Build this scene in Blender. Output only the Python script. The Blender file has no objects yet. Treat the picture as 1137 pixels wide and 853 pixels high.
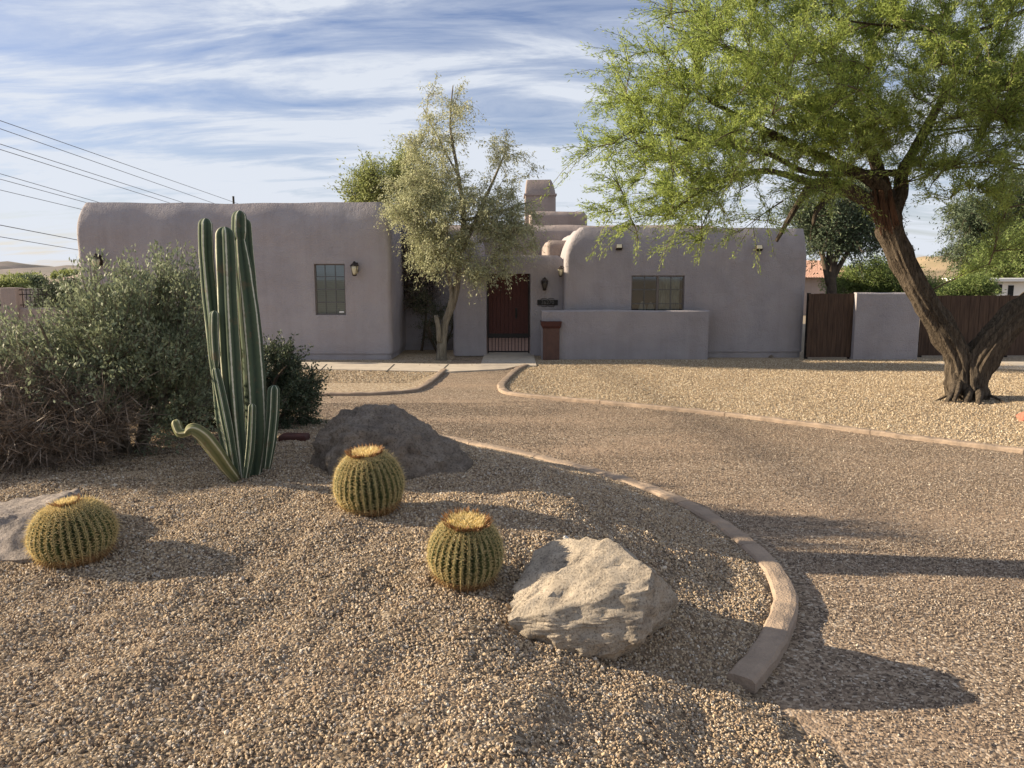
import bpy, bmesh, math, random
import numpy as np
from mathutils import Vector, Matrix, noise
R = math.radians
rng = np.random.default_rng(7)
random.seed(7)
S = bpy.context.scene
COL = S.collection

# ------------------------------------------------------------------ camera maths
F = 870.0; CX = 568.5; CY = 426.5; CH = 2.3
PITCH = math.atan(121.5 / F)
def ray(px, py):
    u = (px - CX) / F; v = -(py - CY) / F
    return Vector((u, math.cos(PITCH) + v * math.sin(PITCH), -math.sin(PITCH) + v * math.cos(PITCH)))
def P(px, py, Y):
    d = ray(px, py); t = Y / d.y
    return Vector((d.x * t, Y, CH + d.z * t))
def G(px, py, z=0.0):
    d = ray(px, py); t = (z - CH) / d.z
    return Vector((d.x * t, d.y * t, z))
def XW(px, Y, z):            # world x of a pixel column at depth Y, height z
    t = Y * math.cos(PITCH) - (z - CH) * math.sin(PITCH)
    return (px - CX) / F * t
def ZW(py, Y):
    return P(CX, py, Y).z

# ------------------------------------------------------------------ mound
kerb_px = [(822, 757), (845, 730), (863, 700), (872, 668), (862, 640), (838, 612), (802, 584), (760, 560),
           (705, 538), (640, 519), (560, 500), (450, 480), (340, 470), (200, 462), (60, 460)]
def smooth_poly(pts, n=6):
    out = []
    m = len(pts)
    for i in range(m - 1):
        p0 = pts[max(i - 1, 0)]; p1 = pts[i]; p2 = pts[i + 1]; p3 = pts[min(i + 2, m - 1)]
        for k in range(n):
            t = k / n
            out.append(0.5 * ((2 * p1) + (p2 - p0) * t + (2 * p0 - 5 * p1 + 4 * p2 - p3) * t * t + (3 * p1 - p0 - 3 * p2 + p3) * t ** 3))
    out.append(pts[-1].copy())
    return out
KERB = smooth_poly([G(x, y, 0.05) for x, y in kerb_px], 6)
KERB2 = [Vector((p.x, p.y)) for p in KERB]
tail = [Vector((-14, 13.0)), Vector((-16, 8)), Vector((-14, 1)), Vector((-6, -1.5)), Vector((0, -1.5)), Vector((1.7, 1.0)), Vector((1.75, 2.6)), Vector((1.45, 3.6))]
POLY = np.array([[p.x, p.y] for p in KERB2 + tail])
def sdf(x, y):
    """positive inside the bed polygon: distance to its edge"""
    x = np.asarray(x, float); y = np.asarray(y, float)
    d = np.full(x.shape, 1e9); inside = np.zeros(x.shape, bool)
    n = len(POLY)
    for i in range(n):
        ax, ay = POLY[i]; bx, by = POLY[(i + 1) % n]
        ex, ey = bx - ax, by - ay
        L = ex * ex + ey * ey + 1e-12
        t = np.clip(((x - ax) * ex + (y - ay) * ey) / L, 0, 1)
        d = np.minimum(d, np.hypot(x - ax - t * ex, y - ay - t * ey))
        c = ((ay > y) != (by > y)) & (x < (bx - ax) * (y - ay) / (by - ay + 1e-12) + ax)
        inside ^= c
    return np.where(inside, d, -d)
def height(x, y):
    x = np.asarray(x, float); y = np.asarray(y, float)
    s = sdf(x, y)
    t = np.clip((s + 0.10) / 2.1, 0, 1)
    h = 0.52 * t * t * (3 - 2 * t)
    f = np.clip(s / 0.5, 0, 1)
    q = np.clip((y - 3.6) / 2.4, 0, 1); h = h * (0.66 + 0.34 * q * q * (3 - 2 * q))
    und = 1.5 * (0.018 * np.sin(2.1 * x + 1.3 * y + 1) * np.sin(1.7 * y - 0.8 * x) + 0.012 * np.sin(5.3 * x - 3.1 * y) * np.sin(4.1 * y + 2.2 * x + .7)
           + 0.009 * np.sin(9.7 * x + 4.3 * y + 2) * np.sin(8.9 * y - 3.1 * x) + 0.006 * np.sin(17 * x + 9 * y) * np.sin(15 * y - 11 * x + 1))
    return np.where(s > 0, 0.055 * np.clip(s / .12, 0, 1) + h + und * f, 0.0)
def hit(px, py):
    d = ray(px, py)
    t = np.arange(1.5, 60, 0.01)
    x = d.x * t; y = d.y * t; z = CH + d.z * t
    k = np.argmax(z < height(x, y))
    return Vector((x[k], y[k], z[k]))

# ------------------------------------------------------------------ mesh helpers
def tag(o, label=None, cat=None, group=None, kind=None):
    if label: o['label'] = label
    if cat: o['category'] = cat
    if group: o['group'] = group
    if kind: o['kind'] = kind
    return o
def empty(name, loc, label, cat, group=None):
    o = bpy.data.objects.new(name, None); COL.objects.link(o); o.location = loc
    o.empty_display_size = .2
    return tag(o, label, cat, group)
class MB:
    def __init__(s): s.v = []; s.f = []
    def quad(s, a, b, c, d):
        n = len(s.v); s.v += [Vector(a), Vector(b), Vector(c), Vector(d)]; s.f.append((n, n + 1, n + 2, n + 3))
    def poly(s, pts):
        n = len(s.v); s.v += [Vector(p) for p in pts]; s.f.append(tuple(range(n, n + len(pts))))
    def box(s, x0, x1, y0, y1, z0, z1, M=None):
        n = len(s.v)
        vs = [Vector((x, y, z)) for z in (z0, z1) for y in (y0, y1) for x in (x0, x1)]
        if M: vs = [M @ v for v in vs]
        s.v += vs
        for f in ((0, 2, 3, 1), (4, 5, 7, 6), (0, 1, 5, 4), (2, 6, 7, 3), (0, 4, 6, 2), (1, 3, 7, 5)):
            s.f.append(tuple(n + i for i in f))
        return s
    def tube(s, pts, rad, sides=8, cap=True, rough=0, fr=3.0, ridge=0):
        n0 = len(s.v); prev = None; m = len(pts)
        for i, p in enumerate(pts):
            t = (pts[min(i + 1, m - 1)] - pts[max(i - 1, 0)])
            if t.length < 1e-9: t = Vector((0, 0, 1))
            t.normalize()
            if prev is None:
                a = Vector((1, 0, 0)) if abs(t.x) < .8 else Vector((0, 1, 0))
                u = t.cross(a).normalized()
            else:
                u = (prev - t * prev.dot(t)).normalized()
            prev = u; w = t.cross(u)
            for k in range(sides):
                an = 2 * math.pi * k / sides
                r = rad[i]
                d = u * math.cos(an) + w * math.sin(an)
                if rough:
                    q = p + d * r
                    r *= 1 + rough * (noise.noise(q * fr) + .5 * noise.noise(q * fr * 3)) + ridge * (noise.noise(Vector((math.cos(an) * 3.5, math.sin(an) * 3.5, i * .12))) * .6 + noise.noise(Vector((math.cos(an) * 9, math.sin(an) * 9, i * .25))) * .6)
                s.v.append(p + d * r)
        for i in range(m - 1):
            for k in range(sides):
                a = n0 + i * sides + k; b = n0 + i * sides + (k + 1) % sides
                s.f.append((a, b, b + sides, a + sides))
        if cap:
            s.f.append(tuple(n0 + k for k in reversed(range(sides))))
            s.f.append(tuple(n0 + (m - 1) * sides + k for k in range(sides)))
        return s
    def rev(s, prof, c=Vector((0, 0, 0)), n=16, M=None):   # prof (r,z)
        n0 = len(s.v)
        for r, z in prof:
            for k in range(n):
                a = 2 * math.pi * k / n
                v = Vector((r * math.cos(a), r * math.sin(a), z))
                if M: v = M @ v
                s.v.append(v + c)
        for i in range(len(prof) - 1):
            for k in range(n):
                a = n0 + i * n + k; b = n0 + i * n + (k + 1) % n
                s.f.append((a, b, b + n, a + n))
        s.f.append(tuple(n0 + k for k in reversed(range(n))))
        s.f.append(tuple(n0 + (len(prof) - 1) * n + k for k in range(n)))
        return s
    def build(s, name, m, parent=None, smooth=False, bevel=0):
        off = parent_world(parent)
        me = bpy.data.meshes.new(name)
        me.from_pydata([tuple(v - off) for v in s.v], [], s.f)
        me.materials.append(m); me.validate(); me.update()
        if smooth: me.shade_smooth()
        o = bpy.data.objects.new(name, me); COL.objects.link(o)
        if parent: o.parent = parent
        if bevel:
            b = o.modifiers.new('bevel', 'BEVEL'); b.width = bevel; b.segments = 2; b.limit_method = 'ANGLE'
        return o
def parent_world(p):
    off = Vector((0, 0, 0))
    while p:
        off += p.location; p = p.parent
    return off
def quads_np(name, V, m, parent=None, n=4):
    """V (N,4,3) loose quads as one mesh"""
    N = len(V); off = parent_world(parent)
    me = bpy.data.meshes.new(name)
    me.vertices.add(N * n); me.loops.add(N * n); me.polygons.add(N)
    me.vertices.foreach_set('co', (V.reshape(-1, 3) - np.array(off)).astype(np.float32).ravel())
    me.loops.foreach_set('vertex_index', np.arange(N * n, dtype=np.int32))
    me.polygons.foreach_set('loop_start', np.arange(0, N * n, n, dtype=np.int32))
    me.materials.append(m); me.update(calc_edges=True)
    o = bpy.data.objects.new(name, me); COL.objects.link(o)
    if parent: o.parent = parent
    return o
def leaf_quads(C, D, L, W, droopfold=0.0):
    """centres, unit directions, lengths, widths -> pointed leaves (kite quads)"""
    N = len(C)
    rnd = rng.normal(size=(N, 3)); side = np.cross(D, rnd); side /= np.linalg.norm(side, axis=1)[:, None] + 1e-9
    L = L[:, None]; W = W[:, None]
    return np.stack([C, C + D * L * .45 + side * W * .5, C + D * L, C + D * L * .45 - side * W * .5], axis=1)

# ------------------------------------------------------------------ materials
def nt(name):
    m = bpy.data.materials.new(name); m.use_nodes = True
    t = m.node_tree; b = t.nodes['Principled BSDF']
    return m, t, b
def N(t, typ, **k):
    n = t.nodes.new(typ)
    for a, v in k.items():
        if a.startswith('_'): n.inputs[a[1:].replace('_', ' ')].default_value = v
        else: setattr(n, a, v)
    return n
def c4(c): return (c[0], c[1], c[2], 1)
def ramp(t, fac, stops):
    r = N(t, 'ShaderNodeValToRGB'); e = r.color_ramp.elements
    e[0].position = stops[0][0]; e[0].color = c4(stops[0][1])
    e[1].position = stops[-1][0]; e[1].color = c4(stops[-1][1])
    for p, c in stops[1:-1]:
        x = e.new(p); x.color = c4(c)
    t.links.new(fac, r.inputs[0]); return r.outputs[0]
def pbr(name, c1, c2=None, scale=2.0, rough=.85, bump=.0, bscale=60, spec=.3, metal=0, stretch=(1, 1, 1), detail=5, bdist=.01, b2=0, b2scale=3):
    m, t, b = nt(name)
    tc = N(t, 'ShaderNodeTexCoord'); mp = N(t, 'ShaderNodeMapping'); mp.inputs['Scale'].default_value = stretch
    t.links.new(tc.outputs['Object'], mp.inputs[0])
    b.inputs['Roughness'].default_value = rough; b.inputs['Metallic'].default_value = metal
    b.inputs['Specular IOR Level'].default_value = spec
    if c2 is None: c2 = tuple(x * .8 for x in c1)
    n = N(t, 'ShaderNodeTexNoise', _Scale=scale, _Detail=detail, _Roughness=.6); t.links.new(mp.outputs[0], n.inputs[0])
    t.links.new(ramp(t, n.outputs[0], [(.32, c2), (.68, c1)]), b.inputs['Base Color'])
    if bump or b2:
        n2 = N(t, 'ShaderNodeTexNoise', _Scale=bscale, _Detail=4); t.links.new(mp.outputs[0], n2.inputs[0])
        bp = N(t, 'ShaderNodeBump', _Strength=bump, _Distance=bdist); t.links.new(n2.outputs[0], bp.inputs['Height'])
        if b2:
            n3 = N(t, 'ShaderNodeTexNoise', _Scale=b2scale, _Detail=3); t.links.new(mp.outputs[0], n3.inputs[0])
            bq = N(t, 'ShaderNodeBump', _Strength=b2, _Distance=.05); t.links.new(n3.outputs[0], bq.inputs['Height'])
            t.links.new(bq.outputs[0], bp.inputs['Normal'])
        t.links.new(bp.outputs[0], b.inputs['Normal'])
    return m
def leafmat(name, c1, c2, trans=.4, scale=1.3, rough=.6):
    m, t, b = nt(name)
    t.nodes.remove(b)
    out = t.nodes['Material Output']
    geo = N(t, 'ShaderNodeNewGeometry'); tc = N(t, 'ShaderNodeTexCoord')
    n = N(t, 'ShaderNodeTexNoise', _Scale=scale, _Detail=2); t.links.new(tc.outputs['Object'], n.inputs[0])
    mx = N(t, 'ShaderNodeMath', operation='MULTIPLY_ADD'); mx.inputs[1].default_value = .55; 
    t.links.new(geo.outputs['Random Per Island'], mx.inputs[0])
    sc = N(t, 'ShaderNodeMath', operation='MULTIPLY'); sc.inputs[1].default_value = .5; t.links.new(n.outputs[0], sc.inputs[0])
    t.links.new(sc.outputs[0], mx.inputs[2])
    col = ramp(t, mx.outputs[0], [(.1, c2), (.85, c1)])
    d = N(t, 'ShaderNodeBsdfPrincipled'); d.inputs['Roughness'].default_value = rough; d.inputs['Specular IOR Level'].default_value = .3
    tr = N(t, 'ShaderNodeBsdfTranslucent'); mix = N(t, 'ShaderNodeMixShader'); mix.inputs[0].default_value = trans
    t.links.new(col, d.inputs['Base Color']); t.links.new(col, tr.inputs[0])
    t.links.new(d.outputs[0], mix.inputs[1]); t.links.new(tr.outputs[0], mix.inputs[2]); t.links.new(mix.outputs[0], out.inputs[0])
    return m
def gravelmat(name, stops, scale, patch, pscale=.5, bump=.9, bd=.02):
    """ground under and between stones: random coloured cells"""
    m, t, b = nt(name)
    tc = N(t, 'ShaderNodeTexCoord')
    v = N(t, 'ShaderNodeTexVoronoi', _Scale=scale); t.links.new(tc.outputs['Object'], v.inputs['Vector'])
    sep = N(t, 'ShaderNodeSeparateColor'); t.links.new(v.outputs['Color'], sep.inputs[0])
    col = ramp(t, sep.outputs[0], stops)
    pm = N(t, 'ShaderNodeMapping'); pm.inputs['Scale'].default_value = (.4, 1.3, 1); t.links.new(tc.outputs['Object'], pm.inputs[0])
    n = N(t, 'ShaderNodeTexNoise', _Scale=pscale * 1.4, _Detail=6, _Roughness=.65); t.links.new(pm.outputs[0], n.inputs[0])
    r = ramp(t, n.outputs[0], [(.45, (0, 0, 0)), (.68, (1, 1, 1))])
    mx = N(t, 'ShaderNodeMix', data_type='RGBA'); t.links.new(r, mx.inputs[0]); t.links.new(col, mx.inputs[6]); mx.inputs[7].default_value = c4(patch)
    mf = N(t, 'ShaderNodeMath', operation='MULTIPLY'); mf.inputs[1].default_value = .6; t.links.new(r, mf.inputs[0]); t.links.new(mf.outputs[0], mx.inputs[0])
    t.links.new(mx.outputs[2], b.inputs['Base Color'])
    b.inputs['Roughness'].default_value = .95; b.inputs['Specular IOR Level'].default_value = .15
    n2 = N(t, 'ShaderNodeTexNoise', _Scale=scale * .35, _Detail=5, _Roughness=.7); t.links.new(tc.outputs['Object'], n2.inputs[0])
    b1 = N(t, 'ShaderNodeBump', _Strength=bump, _Distance=bd * 1.6); t.links.new(n2.outputs[0], b1.inputs['Height'])
    b2 = N(t, 'ShaderNodeBump', _Strength=bump, _Distance=bd); b2.invert = True; t.links.new(v.outputs['Distance'], b2.inputs['Height'])
    t.links.new(b1.outputs[0], b2.inputs['Normal']); t.links.new(b2.outputs[0], b.inputs['Normal'])
    return m
def stonemat(name, stops):
    m, t, b = nt(name)
    oi = N(t, 'ShaderNodeObjectInfo')
    t.links.new(ramp(t, oi.outputs['Random'], stops), b.inputs['Base Color'])
    b.inputs['Roughness'].default_value = .9; b.inputs['Specular IOR Level'].default_value = .2
    return m
M = {}
M['stucco'] = pbr('stucco', (.352, .330, .344), (.31, .29, .303), 1.3, .95, .9, 32, .1, bdist=.02, b2=.8, b2scale=3.2, detail=9)
M['stucco_b'] = pbr('stucco_pale', (.34, .29, .27), (.28, .24, .225), 1.3, .95, .8, 32, .1, bdist=.02, b2=.6)
def weather(m):
    t = m.node_tree; b = t.nodes['Principled BSDF']; tc = N(t, 'ShaderNodeTexCoord')
    mp = N(t, 'ShaderNodeMapping'); mp.inputs['Scale'].default_value = (3.2, 3.2, .28); t.links.new(tc.outputs['Object'], mp.inputs[0])
    n = N(t, 'ShaderNodeTexNoise', _Scale=1.0, _Detail=6, _Roughness=.6); t.links.new(mp.outputs[0], n.inputs[0])
    p = N(t, 'ShaderNodeTexNoise', _Scale=.55, _Detail=7, _Roughness=.6); t.links.new(tc.outputs['Object'], p.inputs[0])
    a = ramp(t, n.outputs[0], [(.36, (.92, .915, .91)), (.56, (1, 1, 1))]); c = ramp(t, p.outputs[0], [(.42, (.93, .93, .94)), (.5, (1, 1, 1)), (.62, (1.0, .97, .95))])
    src = b.inputs['Base Color'].links[0].from_socket
    for s_ in (a, c):
        mx = N(t, 'ShaderNodeMix', data_type='RGBA', blend_type='MULTIPLY'); mx.inputs[0].default_value = 1; t.links.new(src, mx.inputs[6]); t.links.new(s_, mx.inputs[7]); src = mx.outputs[2]
    t.links.new(src, b.inputs['Base Color'])
weather(M['stucco']); weather(M['stucco_b'])
M['foundation'] = pbr('foundation_paint', (.36, .30, .29), (.30, .25, .24), 3, .9, .4, 60)
M['concrete'] = pbr('concrete', (.50, .44, .36), (.40, .35, .29), 3, .9, .35, 90, .2)
M['kerb'] = pbr('kerb_concrete', (.37, .285, .215), (.25, .195, .15), 4, .9, 1.0, 70, .2, bdist=.008, b2=.4, b2scale=9)
M['paver'] = pbr('courtyard_paving', (.45, .30, .24), (.36, .24, .19), 3, .9, .2, 60)
M['dark_metal'] = pbr('dark_metal', (.02, .018, .017), rough=.5, metal=.3)
M['bronze'] = pbr('bronze', (.06, .045, .04), (.03, .025, .022), 20, .5, metal=.6)
M['red_wood'] = pbr('red_wood', (.065, .017, .013), (.04, .011, .009), 6, .6, .3, 30, stretch=(8, 8, .6))
M['fence_wood'] = pbr('fence_wood', (.10, .062, .042), (.04, .025, .018), 3.5, .85, .5, 14, stretch=(7, 7, .5))
M['terracotta'] = pbr('terracotta', (.125, .07, .054), (.09, .052, .042), 6, .85, .4, 40)
M['red_clay'] = pbr('red_clay', (.08, .028, .022), (.055, .022, .018), 6, .7)
M['white'] = pbr('white_paint', (.78, .77, .74), (.7, .69, .66), 2, .6)
M['frame'] = pbr('window_frame', (.16, .14, .13), (.13, .115, .11), 3, .5)
M['muntin'] = pbr('muntin_metal', (.11, .115, .12), rough=.5)
M['blind'] = pbr('window_blind', (.42, .46, .44), (.36, .40, .39), 1.5, .7)
M['tile_roof'] = pbr('clay_tile_roof', (.42, .26, .20), (.26, .16, .125), 7, .85, .5, 10)
M['wire'] = pbr('wire_rubber', (.15, .15, .16), rough=.7)
M['curtain'] = pbr('curtain', (.5, .5, .46), (.25, .25, .23), 9, .9, stretch=(1, 1, .35))
M['dark_room'] = pbr('dark_room', (.02, .022, .024), rough=.9)
M['tan_roof'] = pbr('tan_roof', (.42, .33, .26), (.36, .28, .22), 2, .9)
def glass():
    m, t, b = nt('glass'); out = t.nodes['Material Output']
    g = N(t, 'ShaderNodeBsdfGlossy'); g.inputs['Roughness'].default_value = .03; g.inputs[0].default_value = (.9, .95, 1, 1)
    tr = N(t, 'ShaderNodeBsdfTransparent'); tr.inputs[0].default_value = (.62, .68, .68, 1)
    fr = N(t, 'ShaderNodeFresnel'); fr.inputs[0].default_value = 1.5
    ad = N(t, 'ShaderNodeMath', operation='ADD'); ad.inputs[1].default_value = .06; t.links.new(fr.outputs[0], ad.inputs[0])
    mx = N(t, 'ShaderNodeMixShader'); t.links.new(ad.outputs[0], mx.inputs[0]); t.links.new(tr.outputs[0], mx.inputs[1]); t.links.new(g.outputs[0], mx.inputs[2])
    t.links.new(mx.outputs[0], out.inputs[0]); return m
M['glass'] = glass()
M['lamp_glass'] = pbr('lamp_glass', (.62, .58, .42), (.5, .46, .32), 20, .25, spec=.6)
def rockmat(name, c1, c2, c3, sc=6):
    m, t, b = nt(name)
    tc = N(t, 'ShaderNodeTexCoord')
    n = N(t, 'ShaderNodeTexNoise', _Scale=sc, _Detail=10, _Roughness=.7); t.links.new(tc.outputs['Object'], n.inputs[0])
    f = N(t, 'ShaderNodeTexNoise', _Scale=sc * 14, _Detail=4, _Roughness=.75); t.links.new(tc.outputs['Object'], f.inputs[0])
    c = ramp(t, n.outputs[0], [(.3, c3), (.48, c2), (.66, c1)])
    sp = ramp(t, f.outputs[0], [(.36, (.3, .28, .27)), (.5, (1, 1, 1))])
    mx = N(t, 'ShaderNodeMix', data_type='RGBA', blend_type='MULTIPLY'); mx.inputs[0].default_value = .8
    t.links.new(c, mx.inputs[6]); t.links.new(sp, mx.inputs[7]); t.links.new(mx.outputs[2], b.inputs['Base Color'])
    b.inputs['Roughness'].default_value = .92; b.inputs['Specular IOR Level'].default_value = .2
    b1 = N(t, 'ShaderNodeBump', _Strength=1, _Distance=.035); t.links.new(n.outputs[0], b1.inputs['Height'])
    b2 = N(t, 'ShaderNodeBump', _Strength=.8, _Distance=.008); t.links.new(f.outputs[0], b2.inputs['Height'])
    t.links.new(b1.outputs[0], b2.inputs['Normal']); t.links.new(b2.outputs[0], b.inputs['Normal'])
    return m
M['rock_pale'] = rockmat('granite_pale', (.47, .40, .315), (.38, .325, .255), (.20, .17, .14), 5)
M['rock_grey'] = rockmat('granite_grey', (.27, .225, .18), (.175, .143, .115), (.085, .072, .06), 4)
M['rock_lilac'] = rockmat('granite_lilac', (.32, .275, .245), (.26, .225, .20), (.18, .155, .14), 4)
M['rock_red'] = rockmat('rock_red', (.5, .2, .14), (.42, .17, .12), (.3, .12, .09), 6)
def barkmat(name, c1, c2, sc=11, st=(1, 1, .16), bd=.05, red=None):
    m, t, b = nt(name)
    tc = N(t, 'ShaderNodeTexCoord'); mp = N(t, 'ShaderNodeMapping'); mp.inputs['Scale'].default_value = st; mp.inputs['Rotation'].default_value = (0, .45, 0)
    t.links.new(tc.outputs['Object'], mp.inputs[0])
    n = N(t, 'ShaderNodeTexNoise', _Scale=sc, _Detail=9, _Roughness=.68, _Distortion=.6); t.links.new(mp.outputs[0], n.inputs[0])
    v = N(t, 'ShaderNodeTexVoronoi', feature='DISTANCE_TO_EDGE', _Scale=sc * 1.1); t.links.new(mp.outputs[0], v.inputs['Vector'])
    c = ramp(t, n.outputs[0], [(.32, c2), (.62, c1)])
    cr = ramp(t, v.outputs['Distance'], [(0, (.25, .22, .2)), (.12, (1, 1, 1))])
    mx = N(t, 'ShaderNodeMix', data_type='RGBA', blend_type='MULTIPLY'); mx.inputs[0].default_value = .3
    t.links.new(c, mx.inputs[6]); t.links.new(cr, mx.inputs[7]); t.links.new(mx.outputs[2], b.inputs['Base Color'])
    b.inputs['Roughness'].default_value = .95; b.inputs['Specular IOR Level'].default_value = .1
    b1 = N(t, 'ShaderNodeBump', _Strength=1, _Distance=bd * 2); t.links.new(n.outputs[0], b1.inputs['Height'])
    b2 = N(t, 'ShaderNodeBump', _Strength=.6, _Distance=bd * .3); t.links.new(v.outputs['Distance'], b2.inputs['Height'])
    t.links.new(b1.outputs[0], b2.inputs['Normal']); t.links.new(b2.outputs[0], b.inputs['Normal'])
    return m
M['bark'] = barkmat('mesquite_bark', (.17, .138, .105), (.045, .036, .029), 24, (1, 1, .13))
M['bark_red'] = barkmat('torn_bark', (.16, .09, .058), (.06, .035, .025), 14, (1, 1, .12), .03)
M['bark_pale'] = barkmat('pale_bark', (.30, .27, .21), (.14, .12, .09), 12)
M['bark_twig'] = pbr('twig_bark', (.13, .10, .07), (.06, .045, .035), 5, .9)
M['bark_pale_twig'] = pbr('pale_twig_bark', (.24, .20, .15), (.12, .10, .08), 5, .9)
M['leaf_mesquite'] = leafmat('leaf_mesquite', (.40, .47, .12), (.15, .22, .06), .52, 1.1)
M['leaf_olive'] = leafmat('leaf_olive', (.52, .53, .32), (.24, .26, .15), .35, .9)
M['leaf_sage'] = leafmat('leaf_sage', (.33, .375, .23), (.085, .105, .065), .3, 2.5)
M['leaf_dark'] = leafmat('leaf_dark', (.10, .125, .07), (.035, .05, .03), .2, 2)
M['shadow_mottle'] = leafmat('wall_shadow_leaf', (.26, .22, .2), (.08, .065, .06), .15, 2)  # grey of the leaf tangle that stands in for tree shadow on the wall
M['leaf_lime'] = leafmat('leaf_lime', (.25, .31, .10), (.09, .14, .04), .4, .8)
M['leaf_gum'] = leafmat('leaf_gum', (.15, .19, .11), (.06, .09, .05), .3, .8)
M['leaf_yellow'] = leafmat('leaf_yellow', (.33, .36, .13), (.15, .19, .07), .4, .8)
M['straw'] = leafmat('dry_twigs', (.27, .215, .165), (.10, .075, .06), .1, 2)

# ------------------------------------------------------------------ world, sun, camera
SE = 20.3; SAZ = math.atan2(-.993, .12)       # sun stands to the left and a little behind the house
sund = Vector((math.sin(SAZ) * math.cos(R(SE)), math.cos(SAZ) * math.cos(R(SE)), math.sin(R(SE))))
w = bpy.data.worlds.new('World'); S.world = w; w.use_nodes = True
t = w.node_tree; bg = t.nodes['Background']
sky = N(t, 'ShaderNodeTexSky', sky_type='NISHITA'); sky.sun_disc = False
sky.sun_elevation = R(SE); sky.sun_rotation = SAZ; sky.air_density = 1.0; sky.dust_density = .6; sky.ozone_density = 1.6
tc = N(t, 'ShaderNodeTexCoord'); sx = N(t, 'ShaderNodeSeparateXYZ'); t.links.new(tc.outputs['Generated'], sx.inputs[0])
az = N(t, 'ShaderNodeMath', operation='ADD'); az.inputs[1].default_value = .16; t.links.new(sx.outputs[2], az.inputs[0])
dx = N(t, 'ShaderNodeMath', operation='DIVIDE'); t.links.new(sx.outputs[0], dx.inputs[0]); t.links.new(az.outputs[0], dx.inputs[1])
dy = N(t, 'ShaderNodeMath', operation='DIVIDE'); t.links.new(sx.outputs[1], dy.inputs[0]); t.links.new(az.outputs[0], dy.inputs[1])
cb = N(t, 'ShaderNodeCombineXYZ'); t.links.new(dx.outputs[0], cb.inputs[0]); t.links.new(dy.outputs[0], cb.inputs[1])
mp = N(t, 'ShaderNodeMapping'); mp.inputs['Scale'].default_value = (.62, 1.7, 1); mp.inputs['Rotation'].default_value = (0, 0, R(20)); mp.inputs['Location'].default_value = (3.1, 1.7, 0)
t.links.new(cb.outputs[0], mp.inputs[0])
n1 = N(t, 'ShaderNodeTexNoise', _Scale=2.3, _Detail=12, _Roughness=.62, _Distortion=.45); t.links.new(mp.outputs[0], n1.inputs[0])
n2 = N(t, 'ShaderNodeTexNoise', _Scale=.38, _Detail=3, _Distortion=.3); t.links.new(mp.outputs[0], n2.inputs[0])
ad = N(t, 'ShaderNodeMath', operation='MULTIPLY_ADD'); ad.inputs[1].default_value = .75; t.links.new(n2.outputs[0], ad.inputs[0]); t.links.new(n1.outputs[0], ad.inputs[2])
hz = N(t, 'ShaderNodeMapRange'); hz.inputs[1].default_value = .0; hz.inputs[2].default_value = .42; hz.inputs[3].default_value = .17; hz.inputs[4].default_value = .0
t.links.new(sx.outputs[2], hz.inputs[0])
ad2 = N(t, 'ShaderNodeMath', operation='ADD'); t.links.new(ad.outputs[0], ad2.inputs[0]); t.links.new(hz.outputs[0], ad2.inputs[1])
cm = ramp(t, ad2.outputs[0], [(.72, (.06, .06, .06)), (.88, (.42, .42, .42)), (1.03, (.95, .95, .95))])
mix = N(t, 'ShaderNodeMix', data_type='RGBA'); tint = N(t, 'ShaderNodeVectorMath', operation='MULTIPLY'); tint.inputs[1].default_value = (.98, .93, 1.12); t.links.new(sky.outputs[0], tint.inputs[0]); t.links.new(cm, mix.inputs[0]); t.links.new(tint.outputs[0], mix.inputs[6]); mix.inputs[7].default_value = (6.5, 6.9, 7.6, 1)
t.links.new(mix.outputs[2], bg.inputs[0]); bg.inputs[1].default_value = .05
L = bpy.data.lights.new('sun', 'SUN'); L.energy = 5.0; L.angle = R(.53); L.color = (1, .83, .60)
lo = bpy.data.objects.new('sun', L); COL.objects.link(lo); lo.rotation_euler = (-sund).to_track_quat('-Z', 'Y').to_euler(); lo.location = (-30, 5, 20)
cam = bpy.data.cameras.new('camera'); co = bpy.data.objects.new('camera', cam); COL.objects.link(co)
co.location = (0, 0, CH); co.rotation_euler = (math.pi / 2 - PITCH, 0, 0)
cam.sensor_width = 36; cam.lens = F / 1137 * 36; cam.clip_end = 6000; cam.clip_start = .05
S.camera = co
S.view_settings.view_transform = 'Standard'; S.view_settings.look = 'None'; S.view_settings.exposure = 1.25; S.view_settings.gamma = 1

# ------------------------------------------------------------------ ground
def sheet(name, pts, z, m):
    b = MB(); b.poly([(p[0], p[1], z) for p in pts]); return b.build(name, m)
drive_stops = [(0, (.075, .057, .044)), (.3, (.16, .12, .088)), (.6, (.255, .193, .138)), (.85, (.35, .275, .20)), (1, (.46, .40, .33))]
yard_stops = [(0, (.17, .125, .083)), (.3, (.30, .23, .155)), (.7, (.41, .325, .225)), (1, (.55, .48, .38))]
bed_stops = [(0, (.06, .045, .032)), (.3, (.12, .09, .06)), (.65, (.19, .145, .10)), (1, (.3, .25, .19))]  # ground darker than its stones: shade of the gaps put into the colour
M['drive'] = gravelmat('driveway_gravel', drive_stops, 55, (.37, .27, .19), .42, .7, .009)
M['yard'] = gravelmat('yard_gravel', yard_stops, 38, (.36, .275, .175), .5, .9, .014)
M['bed'] = gravelmat('bed_gravel', bed_stops, 45, (.27, .2, .14), 1.0, .9, .012)
M['earth'] = pbr('desert_earth', (.30, .24, .17), (.2, .17, .12), .02, .95)
big = sheet('ground', [(-3000, -300), (3000, -300), (3000, 5000), (-3000, 5000)], -.02, M['earth']); tag(big, kind='structure')
dr = sheet('driveway', [(-28, -6), (26, -6), (26, 22), (-28, 22)], 0.0, M['drive']); tag(dr, kind='structure')

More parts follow.
